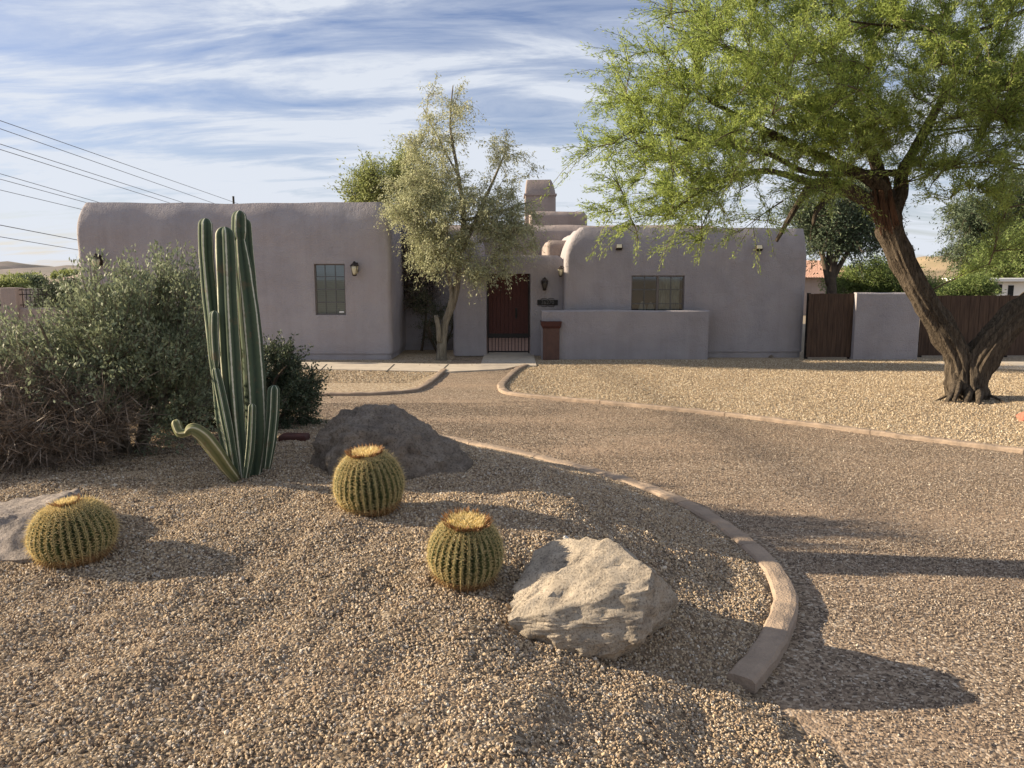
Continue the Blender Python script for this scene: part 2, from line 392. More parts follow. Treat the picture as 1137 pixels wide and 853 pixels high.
def grid_surface(name, x0, x1, y0, y1, step, m, test=0.0):
    nx = int((x1 - x0) / step) + 1; ny = int((y1 - y0) / step) + 1
    X, Y = np.meshgrid(np.linspace(x0, x1, nx), np.linspace(y0, y1, ny))
    Z = height(X, Y) + .003; s = sdf(X, Y)
    V = np.stack([X, Y, Z], -1).reshape(-1, 3)
    idx = np.arange(nx * ny).reshape(ny, nx)
    q = np.stack([idx[:-1, :-1], idx[:-1, 1:], idx[1:, 1:], idx[1:, :-1]], -1).reshape(-1, 4)
    sm = s.reshape(-1)[q].max(1)
    q = q[sm > test]
    me = bpy.data.meshes.new(name); me.from_pydata(V.tolist(), [], q.tolist()); me.materials.append(m); me.update(); me.shade_smooth()
    bm = bmesh.new(); bm.from_mesh(me); bmesh.ops.delete(bm, geom=[v for v in bm.verts if not v.link_faces], context='VERTS'); bm.to_mesh(me); bm.free()
    o = bpy.data.objects.new(name, me); COL.objects.link(o); return o
bed = grid_surface('gravel_bed', -16.5, 3.2, -1.6, 14.5, .09, M['bed']); tag(bed, kind='structure')

yardR_px = [(584, 407), (573, 412), (559, 426), (557, 432), (566, 438), (610, 443), (700, 451), (800, 461), (900, 473), (1000, 486), (1137, 503)]
YR = smooth_poly([G(x, y) for x, y in yardR_px], 5)
yr = sheet('gravel_yard', [(p.x, p.y) for p in YR] + [(14, 10.0), (26, 9.5), (26, 24), (.35, 24)], .004, M['yard']); tag(yr, kind='structure')
bedL_px = [(340, 439), (400, 439), (440, 437), (462, 434), (478, 425), (493, 412)]
YL = smooth_poly([G(x, y) for x, y in bedL_px], 5)
yl = sheet('gravel_yard', [(p.x, p.y) for p in YL] + [(-1.6, 25), (-28, 25), (-28, YL[0].y)], .004, M['yard']); tag(yl, kind='structure')
# path to the gate
pa = MB()
pth = [G(250, 404), G(345, 403), G(500, 405.5), G(590, 404.5), G(560, 411), G(500, 414), G(345, 411), G(250, 411.5)]
b = MB(); b.poly([(p.x, p.y, .03) for p in pth][::-1])
n = len(pth)
for i in range(n):
    a, c = pth[i], pth[(i + 1) % n]; b.quad((a.x, a.y, 0), (a.x, a.y, .03), (c.x, c.y, .03), (c.x, c.y, 0))
# joints cut in the slab
o = b.build('path', M['concrete']); tag(o, kind='structure')
bj = MB()
for px in (357, 432, 492):
    a = G(px + 6, 404.5, .031); c = G(px - 3, 413.0, .031); bj.quad(a + Vector((-.02, 0, 0)), a + Vector((.02, 0, 0)), c + Vector((.02, 0, 0)), c + Vector((-.02, 0, 0)))
tag(bj.build('path_joint', M['dark_room']), kind='structure')
b = MB(); b.box(-.80, .62, 19.6, 23.2, 0, .035); tag(b.build('entry_slab', M['concrete'], bevel=.006), kind='structure')
b = MB(); b.box(-.95, 1.0, 23.21, 28.6, 0, .03); tag(b.build('courtyard_floor', M['paver']), kind='structure')
b = MB(); e = [G(1022, 402), G(1300, 402), G(1300, 420), G(1110, 410), G(1060, 408)]
b.poly([(p.x, p.y, .012) for p in e][::-1]); tag(b.build('path', M['concrete']), kind='structure')

def kerb(name, pts, wd, ht, joints, embed=-.03, m=None, lumpy=.0):
    """extruded concrete edging, swept rounded profile, with cut joints"""
    b = MB()
    prof = [(-wd / 2, embed), (-wd / 2, ht * .72), (-wd / 2 + wd * .1, ht * .93), (-wd * .2, ht), (wd * .2, ht), (wd / 2 - wd * .1, ht * .93), (wd / 2, ht * .7), (wd / 2, embed)]
    # resample
    P2 = [Vector((p.x, p.y, 0)) for p in pts]; out = [P2[0]]; 
    for p in P2[1:]:
        d = p - out[-1]
        k = max(1, int(d.length / .09)); a = out[-1]
        for i in range(1, k + 1): out.append(a + d * i / k)
    acc = 0; m0 = len(out); ns = len(prof); segs = []; cur = []
    last = 0
    for i, p in enumerate(out):
        if i: acc += (p - out[i - 1]).length
        tdir = (out[min(i + 1, m0 - 1)] - out[max(i - 1, 0)]).normalized(); nrm = Vector((tdir.y, -tdir.x, 0))
        j = 0
        if acc - last > joints: last = acc; j = 1
        cur.append((p, nrm, j, tdir))
    rings = []
    for p, nrm, j, td in cur:
        sc = [1]
        if j: rings.append((p - td * .006, nrm, 1)); rings.append((p - td * .003, nrm, .88)); rings.append((p + td * .003, nrm, .88)); rings.append((p + td * .006, nrm, 1))
        else: rings.append((p, nrm, 1))
    base = len(b.v)
    for p, nrm, sc in rings:
        for (a, z) in prof:
            q = p + nrm * a * sc; q.z = z * (sc if z > 0 else 1)
            if z > 0: q += Vector((0, 0, .012 * noise.noise(q * 7))) + nrm * .014 * noise.noise(q * 6 + Vector((9, 0, 0)))
            b.v.append(q)
    for i in range(len(rings) - 1):
        for k in range(ns - 1):
            a = base + i * ns + k; b.f.append((a, a + 1, a + 1 + ns, a + ns))
    b.f.append(tuple(base + k for k in range(ns))); b.f.append(tuple(base + (len(rings) - 1) * ns + k for k in reversed(range(ns))))
    return b.build(name, m or M['kerb'])
tag(kerb('kerb', KERB, .17, .085, 1.15), kind='structure')
tag(kerb('kerb', YR, .15, .06, 2.2), kind='structure')
tag(kerb('kerb', [YL[0] + Vector((-14, 0, 0))] + YL, .14, .06, 2.2), kind='structure')

# ---- loose stones on top (uncountable)
def scatter(name, mesh_obj, density, size, mat, seed, label, kind='stuff', mask=None):
    patchy = name == 'drive_gravel'
    ng = bpy.data.node_groups.new(name, 'GeometryNodeTree')
    ng.interface.new_socket('Geometry', in_out='INPUT', socket_type='NodeSocketGeometry')
    ng.interface.new_socket('Geometry', in_out='OUTPUT', socket_type='NodeSocketGeometry')
    gi = ng.nodes.new('NodeGroupInput'); go = ng.nodes.new('NodeGroupOutput')
    def nn(ty, **k):
        n = ng.nodes.new(ty)
        for a, v in k.items(): setattr(n, a, v)
        return n
    dp = nn('GeometryNodeDistributePointsOnFaces'); dp.inputs['Density'].default_value = density; dp.inputs['Seed'].default_value = seed
    if patchy:      # fewer stones where the compacted earth shows
        ps = nn('GeometryNodeInputPosition'); vs_ = nn('ShaderNodeVectorMath', operation='MULTIPLY'); vs_.inputs[1].default_value = (.45, 1.4, 1); ng.links.new(ps.outputs[0], vs_.inputs[0])
        n_ = nn('ShaderNodeTexNoise'); n_.inputs['Scale'].default_value = .9; n_.inputs['Detail'].default_value = 5; ng.links.new(vs_.outputs[0], n_.inputs[0])
        mr = nn('ShaderNodeMapRange'); mr.inputs[1].default_value = .40; mr.inputs[2].default_value = .58; mr.inputs[3].default_value = density * 1.25; mr.inputs[4].default_value = density * .22
        ng.links.new(n_.outputs[0], mr.inputs[0]); ng.links.new(mr.outputs[0], dp.inputs['Density'])
    ico = nn('GeometryNodeMeshIcoSphere'); ico.inputs['Radius'].default_value = 1; ico.inputs['Subdivisions'].default_value = 2
    sp = nn('GeometryNodeSetPosition')
    nz = nn('ShaderNodeTexNoise'); nz.inputs['Scale'].default_value = 1.1
    ve = nn('ShaderNodeVectorMath', operation='MULTIPLY_ADD'); ve.inputs[1].default_value = (1.5, 1.5, 1.5); ve.inputs[2].default_value = (-.75, -.75, -.75)
    ng.links.new(nz.outputs['Color'], ve.inputs[0]); ng.links.new(ve.outputs[0], sp.inputs['Offset']); ng.links.new(ico.outputs[0], sp.inputs['Geometry'])
    sm = nn('GeometryNodeSetMaterial'); sm.inputs['Material'].default_value = mat; ng.links.new(sp.outputs[0], sm.inputs[0])
    ss = nn('GeometryNodeSetShadeSmooth'); ss.inputs['Shade Smooth'].default_value = False; ng.links.new(sm.outputs[0], ss.inputs[0])
    ip = nn('GeometryNodeInstanceOnPoints'); ng.links.new(dp.outputs[0], ip.inputs['Points']); ng.links.new(ss.outputs[0], ip.inputs['Instance'])
    rr = nn('FunctionNodeRandomValue', data_type='FLOAT_VECTOR'); rr.inputs[0].default_value = (0, 0, 0); rr.inputs[1].default_value = (6.28, 6.28, 6.28); rr.inputs['Seed'].default_value = seed + 1
    ng.links.new(rr.outputs[0], ip.inputs['Rotation'])
    rs = nn('FunctionNodeRandomValue', data_type='FLOAT_VECTOR'); rs.inputs[0].default_value = (size * .55, size * .45, size * .35); rs.inputs[1].default_value = (size * 1.5, size * 1.1, size * .9); rs.inputs['Seed'].default_value = seed + 2
    ng.links.new(rs.outputs[0], ip.inputs['Scale'])
    ng.links.new(gi.outputs[0], dp.inputs['Mesh']); ng.links.new(ip.outputs[0], go.inputs[0])
    md = mesh_obj.modifiers.new('scatter', 'NODES'); md.node_group = ng
    tag(mesh_obj, label=label, kind=kind, cat='gravel')
M['stone_bed'] = stonemat('bed_stones', [(0, (.13, .095, .07)), (.2, (.26, .19, .13)), (.5, (.38, .29, .19)), (.8, (.48, .385, .27)), (.93, (.36, .32, .28)), (1, (.66, .59, .48))])
M['stone_drive'] = stonemat('driveway_stones', [(0, (.08, .065, .055)), (.3, (.18, .138, .108)), (.6, (.28, .215, .16)), (.85, (.38, .31, .235)), (1, (.54, .48, .40))])
M['stone_yard'] = stonemat('yard_stones', [(0, (.19, .14, .09)), (.4, (.36, .28, .185)), (.8, (.48, .39, .275)), (1, (.62, .56, .45))])
g1 = grid_surface('gravel', -7.5, 3.0, 1.6, 9.8, .12, M['stone_bed'], .02)
scatter('bed_gravel', g1, 4800, .0086, M['stone_bed'], 1, 'loose tan crushed gravel covering the raised cactus bed in the foreground')
def flat_patch(name, pts, z):
    b = MB(); b.poly([(p[0], p[1], z) for p in pts]); return b.build(name, M['stone_drive'])
kp = [(p.x + .1, p.y) for p in KERB[:60]]
yx = np.array([p.x for p in YR[12:]]); yy = np.array([p.y for p in YR[12:]])
gx, gy = np.meshgrid(np.arange(-3.6, 11, .2), np.arange(2.2, 14.2, .2)); cx_, cy_ = gx + .1, gy + .1
lim_ = np.where(cx_ > yx[0], np.interp(cx_, yx, yy), 14.2) - .2
keep = (sdf(cx_, cy_) < -.18) & (cy_ < lim_) & (np.abs(cx_) < .68 * cy_ + .6)
b = MB()
for a, c in zip(gx[keep], gy[keep]): b.quad((a, c, .004), (a + .2, c, .004), (a + .2, c + .2, .004), (a, c + .2, .004))
g2 = b.build('gravel', M['stone_drive'])
bm = bmesh.new(); bm.from_mesh(g2.data); bmesh.ops.remove_doubles(bm, verts=bm.verts[:], dist=.001); bm.to_mesh(g2.data); bm.free()
scatter('drive_gravel', g2, 2300, .0054, M['stone_drive'], 5, 'fine reddish brown crushed gravel scattered over the driveway')
g3 = flat_patch('gravel', [(p.x, p.y + .1) for p in YR[4:]] + [(12, 11.6), (13, 21.4), (.9, 21.0)], .01)
scatter('yard_gravel', g3, 700, .0110, M['stone_yard'], 9, 'golden gravel spread over the yard before the low wall')
g4 = flat_patch('gravel', [(-6, 16.6), (-2.2, 16.6), (-1.7, 18.8), (-6, 19.0)], .01)
scatter('side_gravel', g4, 520, .0135, M['stone_yard'], 12, 'golden gravel in the narrow bed left of the path')

for src_, dn_, sz_, mt_, lb_ in ((g1, 90, .0155, 'stone_bed', 'bigger tan stones strewn among the fine gravel of the raised cactus bed'), (g2, 30, .011, 'stone_drive', 'bigger loose stones strewn over the fine driveway gravel')):
    o_ = bpy.data.objects.new('stones', src_.data.copy()); COL.objects.link(o_); scatter('stones', o_, dn_, sz_, M[mt_], 31, lb_)
# ------------------------------------------------------------------ house
HB = Vector((0, 22, 0))
house = empty('house', HB, 'low mauve stucco pueblo style house with rounded parapets and a dark red entry gate', 'house')
def wall_block(name, x0, x1, y0, y1, H, ins=(.3, .3, .4), rh=.9, m=None, cutters=(), base=True, step=.22, wob=.03, cr=.12, zb=0.0):
    """stucco mass: ins = inset of left, right, front at the top of the rounded parapet"""
    zs = [zb]
    if base: zs += [.17, .171]
    nz = int((H - rh - zs[-1]) / step)
    z0 = zs[-1]
    for i in range(1, nz + 1): zs.append(z0 + (H - rh - z0) * i / nz)
    for i in range(1, 13): zs.append(H - rh + rh * math.sin(math.pi / 2 * i / 12))
    zs[-1] = H
    nxn = max(2, int((x1 - x0) / step)); nyn = max(2, int((y1 - y0) / (step * 2)))
    b = MB(); rings = []
    for z in zs:
        q = max(0, min(1, (z - (H - rh)) / rh)); k = (1 - math.sqrt(1 - (q * .62) ** 2)) / (1 - math.sqrt(1 - .62 ** 2))
        off = -.035 if (base and z <= .1701) else 0
        a0 = x0 + ins[0] * k - off; a1 = x1 - ins[1] * k + off; b0 = y0 + ins[2] * k - off; b1 = y1 - ins[2] * k
        ring = []
        r = cr + .03 * k
        # rounded rectangle
        def corner(cx, cy, s):
            return [(cx + r * math.cos(s + math.pi / 2 * i / 4), cy + r * math.sin(s + math.pi / 2 * i / 4)) for i in range(5)]
        pts = corner(a0 + r, b0 + r, math.pi)
        pts += [(a0 + r + (a1 - a0 - 2 * r) * i / nxn, b0) for i in range(1, nxn)]
        pts += corner(a1 - r, b0 + r, 1.5 * math.pi)
        pts += [(a1, b0 + r + (b1 - b0 - 2 * r) * i / nyn) for i in range(1, nyn)]
        pts += corner(a1 - r, b1 - r, 0)
        pts += [(a1 - r - (a1 - a0 - 2 * r) * i / nxn, b1) for i in range(1, nxn)]
        pts += corner(a0 + r, b1 - r, .5 * math.pi)
        pts += [(a0, b1 - r - (b1 - b0 - 2 * r) * i / nyn) for i in range(1, nyn)]
        for x, y in pts:
            v = Vector((x, y, z))
            if z > .2:
                d = Vector((noise.noise(v * .9), noise.noise(v * .9 + Vector((7, 3, 1))), noise.noise(v * .8 + Vector((1, 9, 4))) * (1.6 if q > .5 else 0)))
                v += d * wob
            ring.append(v)
        rings.append(ring)
    n = len(rings[0]); 
    for rg in rings: b.v += rg
    for i in range(len(rings) - 1):
        for k in range(n):
            a = i * n + k; c = i * n + (k + 1) % n; b.f.append((a, c, c + n, a + n))
    b.f.append(tuple(reversed(range(n)))); b.f.append(tuple((len(rings) - 1) * n + k for k in range(n)))
    o = b.build(name, m or M['stucco'], house, smooth=False)
    if cutters:
        cb = MB()
        for c in cutters: cb.box(*c)
        cu = cb.build('cut', M['stucco'])
        md = o.modifiers.new('b', 'BOOLEAN'); md.object = cu; md.operation = 'DIFFERENCE'; md.solver = 'EXACT'
        # the cutter is in world space, the wall is a child of the house
        bpy.context.view_layer.update()
        dg = bpy.context.evaluated_depsgraph_get(); me = bpy.data.meshes.new_from_object(o.evaluated_get(dg))
        o.modifiers.clear(); old = o.data; o.data = me; bpy.data.objects.remove(cu)
    for p in o.data.polygons: p.use_smooth = True
    try: o.data.set_sharp_from_angle(angle=R(40))
    except Exception: pass
    return o
YA = 21.2
xl0 = XW(85, YA, 3); xl1 = XW(434, YA, 2)
Hl = ZW(226, YA + .35)
wl = (XW(349.5, YA, 1.8), XW(383.5, YA, 1.8), ZW(350, YA), ZW(293, YA))
wall_block('wall', xl0, xl1, YA, 31, Hl, (.16, .26, .24), .85, cutters=[(wl[0], wl[1], YA - .3, YA + .14, wl[2], wl[3])])
YB = 21.75
xr0 = XW(627, YB, 2); xr1 = XW(895, YB, 2); Hr = ZW(253, YB + .3)
wr = (XW(701, YB, 1.8), XW(760, YB, 1.8), ZW(353, YB), ZW(306, YB))
wall_block('wall', xr0, xr1, YB, 31.0, Hr, (.42, .03, .22), 1.0, cutters=[(wr[0], wr[1], YB - .3, YB + .14, wr[2], wr[3])])
# recessed wing, entry, stepped masses behind
wall_block('wall', xl1 - .5, -.95, 24.0, 30.5, ZW(262, 24.2), (.1, .1, .25), .4)
YP = 22.3
xg0, xg1 = XW(540, YP, 1), XW(589, YP, 1)
wall_block('portal', XW(503, YP, 1), xr0 + .12, YP, YP + .36, ZW(284, YP + .1), (.12, .25, .08), .35, cutters=[(xg0, xg1, YP - .3, YP + .8, -.1, ZW(304, YP))], base=False)
wall_block('wall', -3.2, 7.6, 28.6, 38, ZW(250, 28.8), (.1, .3, .3), .3, M['stucco_b'], base=False)
wall_block('wall', 1.05, 2.6, 24.3, 28.4, ZW(267, 24.5), (.08, .08, .1), .2, M['stucco_b'], base=False)
wall_block('upper_wall', XW(588, 30, 4), XW(652, 30, 4), 30, 34, ZW(235, 30.1), (.02, .18, .12), .2, M['stucco_b'], base=False, zb=3.6)
ch = wall_block('chimney', XW(583, 31, 5), XW(617, 31, 5), 31, 32.3, ZW(199, 31.1), (.05, .18, .25), .75, M['stucco_b'], base=False, zb=4.0, wob=.01, cr=.04)
b = MB(); x0_, x1_ = XW(583, 31, 5), XW(617, 31, 5); zc = ZW(216, 31)
b.box(x0_ - .04, x1_ + .04, 30.95, 32.34, zc - .04, zc + .03); b.build('band', M['stucco_b'], ch)
def window(x0, x1, z0, z1, Yw, cols, rows, back, two=False):
    fr = MB(); t_ = .035; yf = Yw + .075
    fr.box(x0, x0 + t_, yf, yf + .05, z0, z1).box(x1 - t_, x1, yf, yf + .05, z0, z1).box(x0 + t_, x1 - t_, yf, yf + .05, z1 - t_, z1).box(x0 + t_, x1 - t_, yf, yf + .05, z0, z0 + t_)
    if two: fr.box((x0 + x1) / 2 - .03, (x0 + x1) / 2 + .03, yf - .006, yf + .044, z0 + t_, z1 - t_)
    win = fr.build('window', M['frame'], house)
    p = MB(); p.quad((x0 + t_, yf + .022, z0 + t_), (x1 - t_, yf + .022, z0 + t_), (x1 - t_, yf + .022, z1 - t_), (x0 + t_, yf + .022, z1 - t_)); p.build('pane', M['glass'], win)
    mu = MB()
    for i in range(1, cols):
        x = x0 + (x1 - x0) * i / cols
        if two and i == cols // 2: continue
        mu.box(x - .011, x + .011, yf + .01, yf + .018, z0 + t_, z1 - t_)
    for j in range(1, rows):
        z = z0 + (z1 - z0) * j / rows; mu.box(x0 + t_, x1 - t_, yf + .006, yf + .014, z - .011, z + .011)
    mu.build('muntins', M['muntin'], win)
    if back == 'blind':
        bl = MB(); nsl = int((z1 - z0) / .05)
        for k in range(nsl):
            z = z0 + .03 + k * .05; bl.quad((x0 + t_, yf + .05, z), (x1 - t_, yf + .05, z), (x1 - t_, yf + .035, z + .046), (x0 + t_, yf + .035, z + .046))
        bl.build('blind', M['blind'], win)
    else:
        bk = MB(); bk.quad((x0 + .01, yf + .062, z0), (x1 - .01, yf + .062, z0), (x1 - .01, yf + .062, z1), (x0 + .01, yf + .062, z1)); bk.build('interior', M['dark_room'], win)
        cu = MB(); xm = (x0 + x1) / 2
        for (a, c, top) in ((xm + .05, x1 - .12, z1 - .05),):
            n_ = 26
            for i in range(n_):
                xa = a + (c - a) * i / n_; xb = a + (c - a) * (i + 1) / n_
                ya = yf + .045 + .012 * math.sin(i * 1.4); yb = yf + .045 + .012 * math.sin((i + 1) * 1.4)
                cu.quad((xa, ya, z0), (xb, yb, z0), (xb, yb, top), (xa, ya, top))
        for cx_, w_, h_ in ((xm - .4, .11, .42), (xm - .17, .1, .36)):
            for i in range(6):
                xa = cx_ - w_ + 2 * w_ * i / 6; xb = cx_ - w_ + 2 * w_ * (i + 1) / 6
                f1 = 1 - ((i / 6 - .5) * 2) ** 2; f2 = 1 - (((i + 1) / 6 - .5) * 2) ** 2
                cu.quad((xa, yf + .05, z0), (xb, yf + .05, z0), (xb, yf + .05, z0 + .25 + h_ * .5 * f2), (xa, yf + .05, z0 + .25 + h_ * .5 * f1))
        cu.build('curtain', M['curtain'], win)
    return win
W1 = window(*wl, YA, 3, 4, 'blind')
st = MB(); st.box(wl[1] - .2, wl[1] - .07, YA + .09, YA + .095, wl[2] + .06, wl[2] + .1); st.build('sticker', M['white'], W1)
W2 = window(*wr, YB, 4, 3, 'room', True)
def lantern(pos, face=Vector((0, -1, 0)), glassm='lamp_glass', s=1.0):
    b = MB(); p = pos
    side = Vector((-face.y, face.x, 0))
    # wall plate and arm
    yaw = math.atan2(face.y, face.x) + math.pi / 2
    MT = Matrix.Translation(p) @ Matrix.Rotation(yaw, 4, 'Z') @ Matrix.Scale(s, 4)
    b.box(-.05, .05, -.02, .03, -.11, .11, MT)
    arm = [MT @ Vector(q) for q in ((0, -.02, .02), (0, -.07, .10), (0, -.13, .13), (0, -.16, .10))]
    b.tube(arm, [.012 * s] * 4, 6)
    lan = b.build('wall_lantern', M['bronze'], house)
    c = MB(); c.rev([(.012, .14), (.03, .12), (.035, .10), (.10, .045), (.105, .03)], n=8, M=MT @ Matrix.Translation((0, -.16, 0)))
    c.rev([(.02, -.20), (.05, -.185), (.055, -.17)], n=8, M=MT @ Matrix.Translation((0, -.16, 0)))
    for k in range(4):
        a = math.pi / 4 + k * math.pi / 2
        c.tube([MT @ Vector((.095 * math.cos(a), -.16 + .095 * math.sin(a), .03)), MT @ Vector((.05 * math.cos(a), -.16 + .05 * math.sin(a), -.18))], [.006 * s] * 2, 4)
    c.build('lamp_cap', M['bronze'], lan)
    g = MB(); g.rev([(.045, -.168), (.06, -.12), (.082, -.03), (.085, .028)], n=12, M=MT @ Matrix.Translation((0, -.16, 0))); g.build('lamp_glass', M[glassm], lan, smooth=True)
    return lan
lantern(P(110.5, 289, YA - .05) , s=1.25)
lantern(P(395, 297, YA - .04), s=1.15)
M['smoke_glass'] = pbr('smoke_glass', (.05, .045, .04), rough=.3)
lantern(P(604.5, 314, YP - .05), glassm='smoke_glass', s=1.1)
lantern(Vector((xr0 + .05, YB + .35, ZW(300, YB))), Vector((-1, 0, 0)), s=.9)
def flood(p):
    b = MB(); b.box(-.035, .035, .0, .12, -.035, .035, Matrix.Translation(p)); f = b.build('flood_light', M['bronze'], house)
    c = MB(); MT = Matrix.Translation(p) @ Matrix.Rotation(R(-25), 4, 'X'); c.box(-.09, .09, -.13, .0, -.06, .07, MT); c.build('lamp_head', M['bronze'], f, bevel=.01)
    g = MB(); g.box(-.07, .07, -.14, -.131, -.045, .055, MT); g.build('lens', M['lamp_glass'], f)
flood(P(687, 276, YB + .02)); flood(P(842, 277, YB + .02))
# house number plate
pl = MB(); pc = P(608, 336, YP - .03); pl.box(pc.x - .29, pc.x + .29, YP - .045, YP - .015, pc.z - .075, pc.z + .075)
plate = pl.build('number_plate', M['dark_metal'], house, bevel=.008)
for sgn in (1, -1):
    for k in range(2):
        sc_ = MB()
        c0 = Vector((pc.x + (k * 2 - 1) * .1, YP - .03, pc.z + sgn * .085)); pts = [c0 + Vector((.09 * math.cos(a), 0, sgn * .03 * abs(math.sin(a)))) for a in np.linspace(0, math.pi, 9)]
        sc_.tube(pts, [.007] * 9, 5); sc_.build('scroll', M['dark_metal'], plate)
cu = bpy.data.curves.new('txt', 'FONT'); cu.body = '36270'; cu.size = .15; cu.align_x = 'CENTER'; cu.align_y = 'CENTER'; cu.extrude = .006
to = bpy.data.objects.new('txt', cu); COL.objects.link(to); bpy.context.view_layer.update()
tm = bpy.data.meshes.new_from_object(to.evaluated_get(bpy.context.evaluated_depsgraph_get())); bpy.data.objects.remove(to)
M['digit'] = pbr('digit_paint', (.16, .15, .14), rough=.6)
tm.materials.clear(); tm.materials.append(M['digit']); tm.name = 'digits'
tm.transform(Matrix.Translation(Vector((pc.x, YP - .052, pc.z)) - HB) @ Matrix.Rotation(R(90), 4, 'X'))
to = bpy.data.objects.new('digits', tm); COL.objects.link(to); to.parent = plate
# iron scroll panel on the recessed wall
wi = MB(); X0, X1, Z0, Z1 = XW(455, 23.95, 1), XW(481, 23.95, 1), ZW(342, 23.95), ZW(305, 23.95)
for a in ((X0, X0 + .03, Z0, Z1), (X1 - .03, X1, Z0, Z1)): wi.box(a[0], a[1], 23.93, 23.96, a[2], a[3])
for a in ((X0, X1, Z0, Z0 + .03), (X0, X1, Z1 - .03, Z1)): wi.box(a[0], a[1], 23.925, 23.955, a[2], a[3])
rr_ = random.Random(3)
for i in range(4):
    for j in range(5):
        c0 = Vector((X0 + (X1 - X0) * (i + .5) / 4, 23.94, Z0 + (Z1 - Z0) * (j + .5) / 5)); ph = rr_.random() * 6
        pts = [c0 + Vector((math.cos(ph + a) * .1 * (1 - a / 9), 0, math.sin(ph + a) * .1 * (1 - a / 9))) for a in np.linspace(0, 7.5, 14)]
        wi.tube(pts, [.009] * 14, 4)
wi.build('iron_scroll_panel', M['dark_metal'], house)
wb = MB(); wb.quad((X0 + .02, 23.965, Z0 + .02), (X1 - .02, 23.965, Z0 + .02), (X1 - .02, 23.965, Z1 - .02), (X0 + .02, 23.965, Z1 - .02)); wb.build('pane', M['curtain'], house)
# gate
gt = MB(); zt = ZW(303, YP); gy = YP + .2
zm0, zm1 = ZW(376, YP), ZW(371, YP)
gt.box(xg0 + .02, xg0 + .06, gy, gy + .04, .05, zt).box(xg1 - .06, xg1 - .02, gy, gy + .04, .05, zt).box(xg0 + .06, xg1 - .06, gy, gy + .04, .08, .12).box(xg0 + .06, xg1 - .06, gy, gy + .04, zm0, zm1)
nb = 11
gate = gt.build('entry_gate', M['dark_metal'], house)
bars = MB()
for k in range(1, nb + 1):
    x = xg0 + .06 + (xg1 - xg0 - .12) * k / (nb + 1); bars.box(x - .009, x + .009, gy + .01, gy + .028, .12, zm0)
bars.build('bars', M['dark_metal'], gate)
pb = MB(); nbd = 10
for k in range(nbd):
    wdt = (xg1 - xg0 - .12) / nbd; x = xg0 + .06 + wdt * k
    pb.box(x + .004, x + wdt - .004, gy + .005, gy + .03, zm1, zt)
pb.box(xg0 + .06, xg1 - .06, gy + .031, gy + .045, zm1, zt)
pn = pb.build('board_panel', M['red_wood'], gate)
hd = MB(); hx = xg0 + (xg1 - xg0) * .68; hd.box(hx - .03, hx + .03, gy - .012, gy + .004, 1.05, 1.35); hd.tube([Vector((hx, gy - .01, 1.3)), Vector((hx, gy - .06, 1.27)), Vector((hx, gy - .06, 1.13)), Vector((hx, gy - .01, 1.1))], [.01] * 4, 6); hd.build('handle', M['dark_metal'], gate)
# roof vent pipe
vp = MB(); a = P(259, 218, 26); vp.tube([Vector((a.x, 26, Hl - .3)), a], [.035, .035], 8); vp.build('vent_pipe', M['dark_metal'], house)

# low courtyard wall
cwx0, cwx1 = xr0 + .13, XW(787, 21.3, 1)
cw = empty('courtyard_wall', ((cwx0 + cwx1) / 2, 21.4, 0), 'low plain stucco wall in front of the right window, ending beside the clay pedestal', 'wall')
def stucco_wall(x0, x1, y0, y1, h, parent, m, nm='wall_body', dip=0):
    b = MB(); nx = max(2, int((x1 - x0) / .25)); prof = [(y0, 0), (y0, h * .5), (y0, h - .04), (y0 + .03, h - .005), (y0 + .08, h), (y1 - .08, h), (y1 - .03, h - .005), (y1, h - .04), (y1, 0)]
    for i in range(nx + 1):
        x = x0 + (x1 - x0) * i / nx
        for y, z in prof:
            v = Vector((x, y, z)); 
            if z > 0: v += Vector((0, noise.noise(v * .9) * .02, noise.noise(v * 1.1 + Vector((4, 0, 0))) * .02))
            b.v.append(v)
    n = len(prof)
    for i in range(nx):
        for k in range(n - 1):
            a = i * n + k; b.f.append((a, a + n, a + n + 1, a + 1))
    b.f.append(tuple(range(n))); b.f.append(tuple(nx * n + k for k in reversed(range(n))))
    return b.build(nm, m, parent)
stucco_wall(XW(600, 22.29, 1.), cwx1, 21.3, 21.55, ZW(344.5, 21.35), cw, M['stucco'])
# clay pedestal
pp = G(611.5, 399)
ped = empty('clay_pedestal', pp, 'terracotta pedestal with a flared dark red cap standing right of the entry gate', 'pedestal')
b = MB(); z1 = ZW(364, pp.y); hw = 9.5 / F * pp.y
b.box(pp.x - hw * .95, pp.x + hw * .95, pp.y - hw, pp.y + hw, 0, z1); b.build('column', M['terracotta'], ped, bevel=.02)
b = MB(); z2 = ZW(356.5, pp.y)
n0 = 0
for z, s_ in ((z1 - .12, .6), (z1 + .0, 1.0), (z1 + .06, 1.15), (z2 - .04, 1.18), (z2, 1.2)):
    b.v += [Vector((pp.x + sx_ * hw * s_, pp.y + sy_ * hw * s_ , z)) for sx_, sy_ in ((-1, -1), (1, -1), (1, 1), (-1, 1))]
for i in range(4):
    for k in range(4): a = i * 4 + k; c = i * 4 + (k + 1) % 4; b.f.append((a, c, c + 4, a + 4))
b.f.append((3, 2, 1, 0)); b.f.append((16, 17, 18, 19)); b.build('cap', M['red_clay'], ped, bevel=.008)

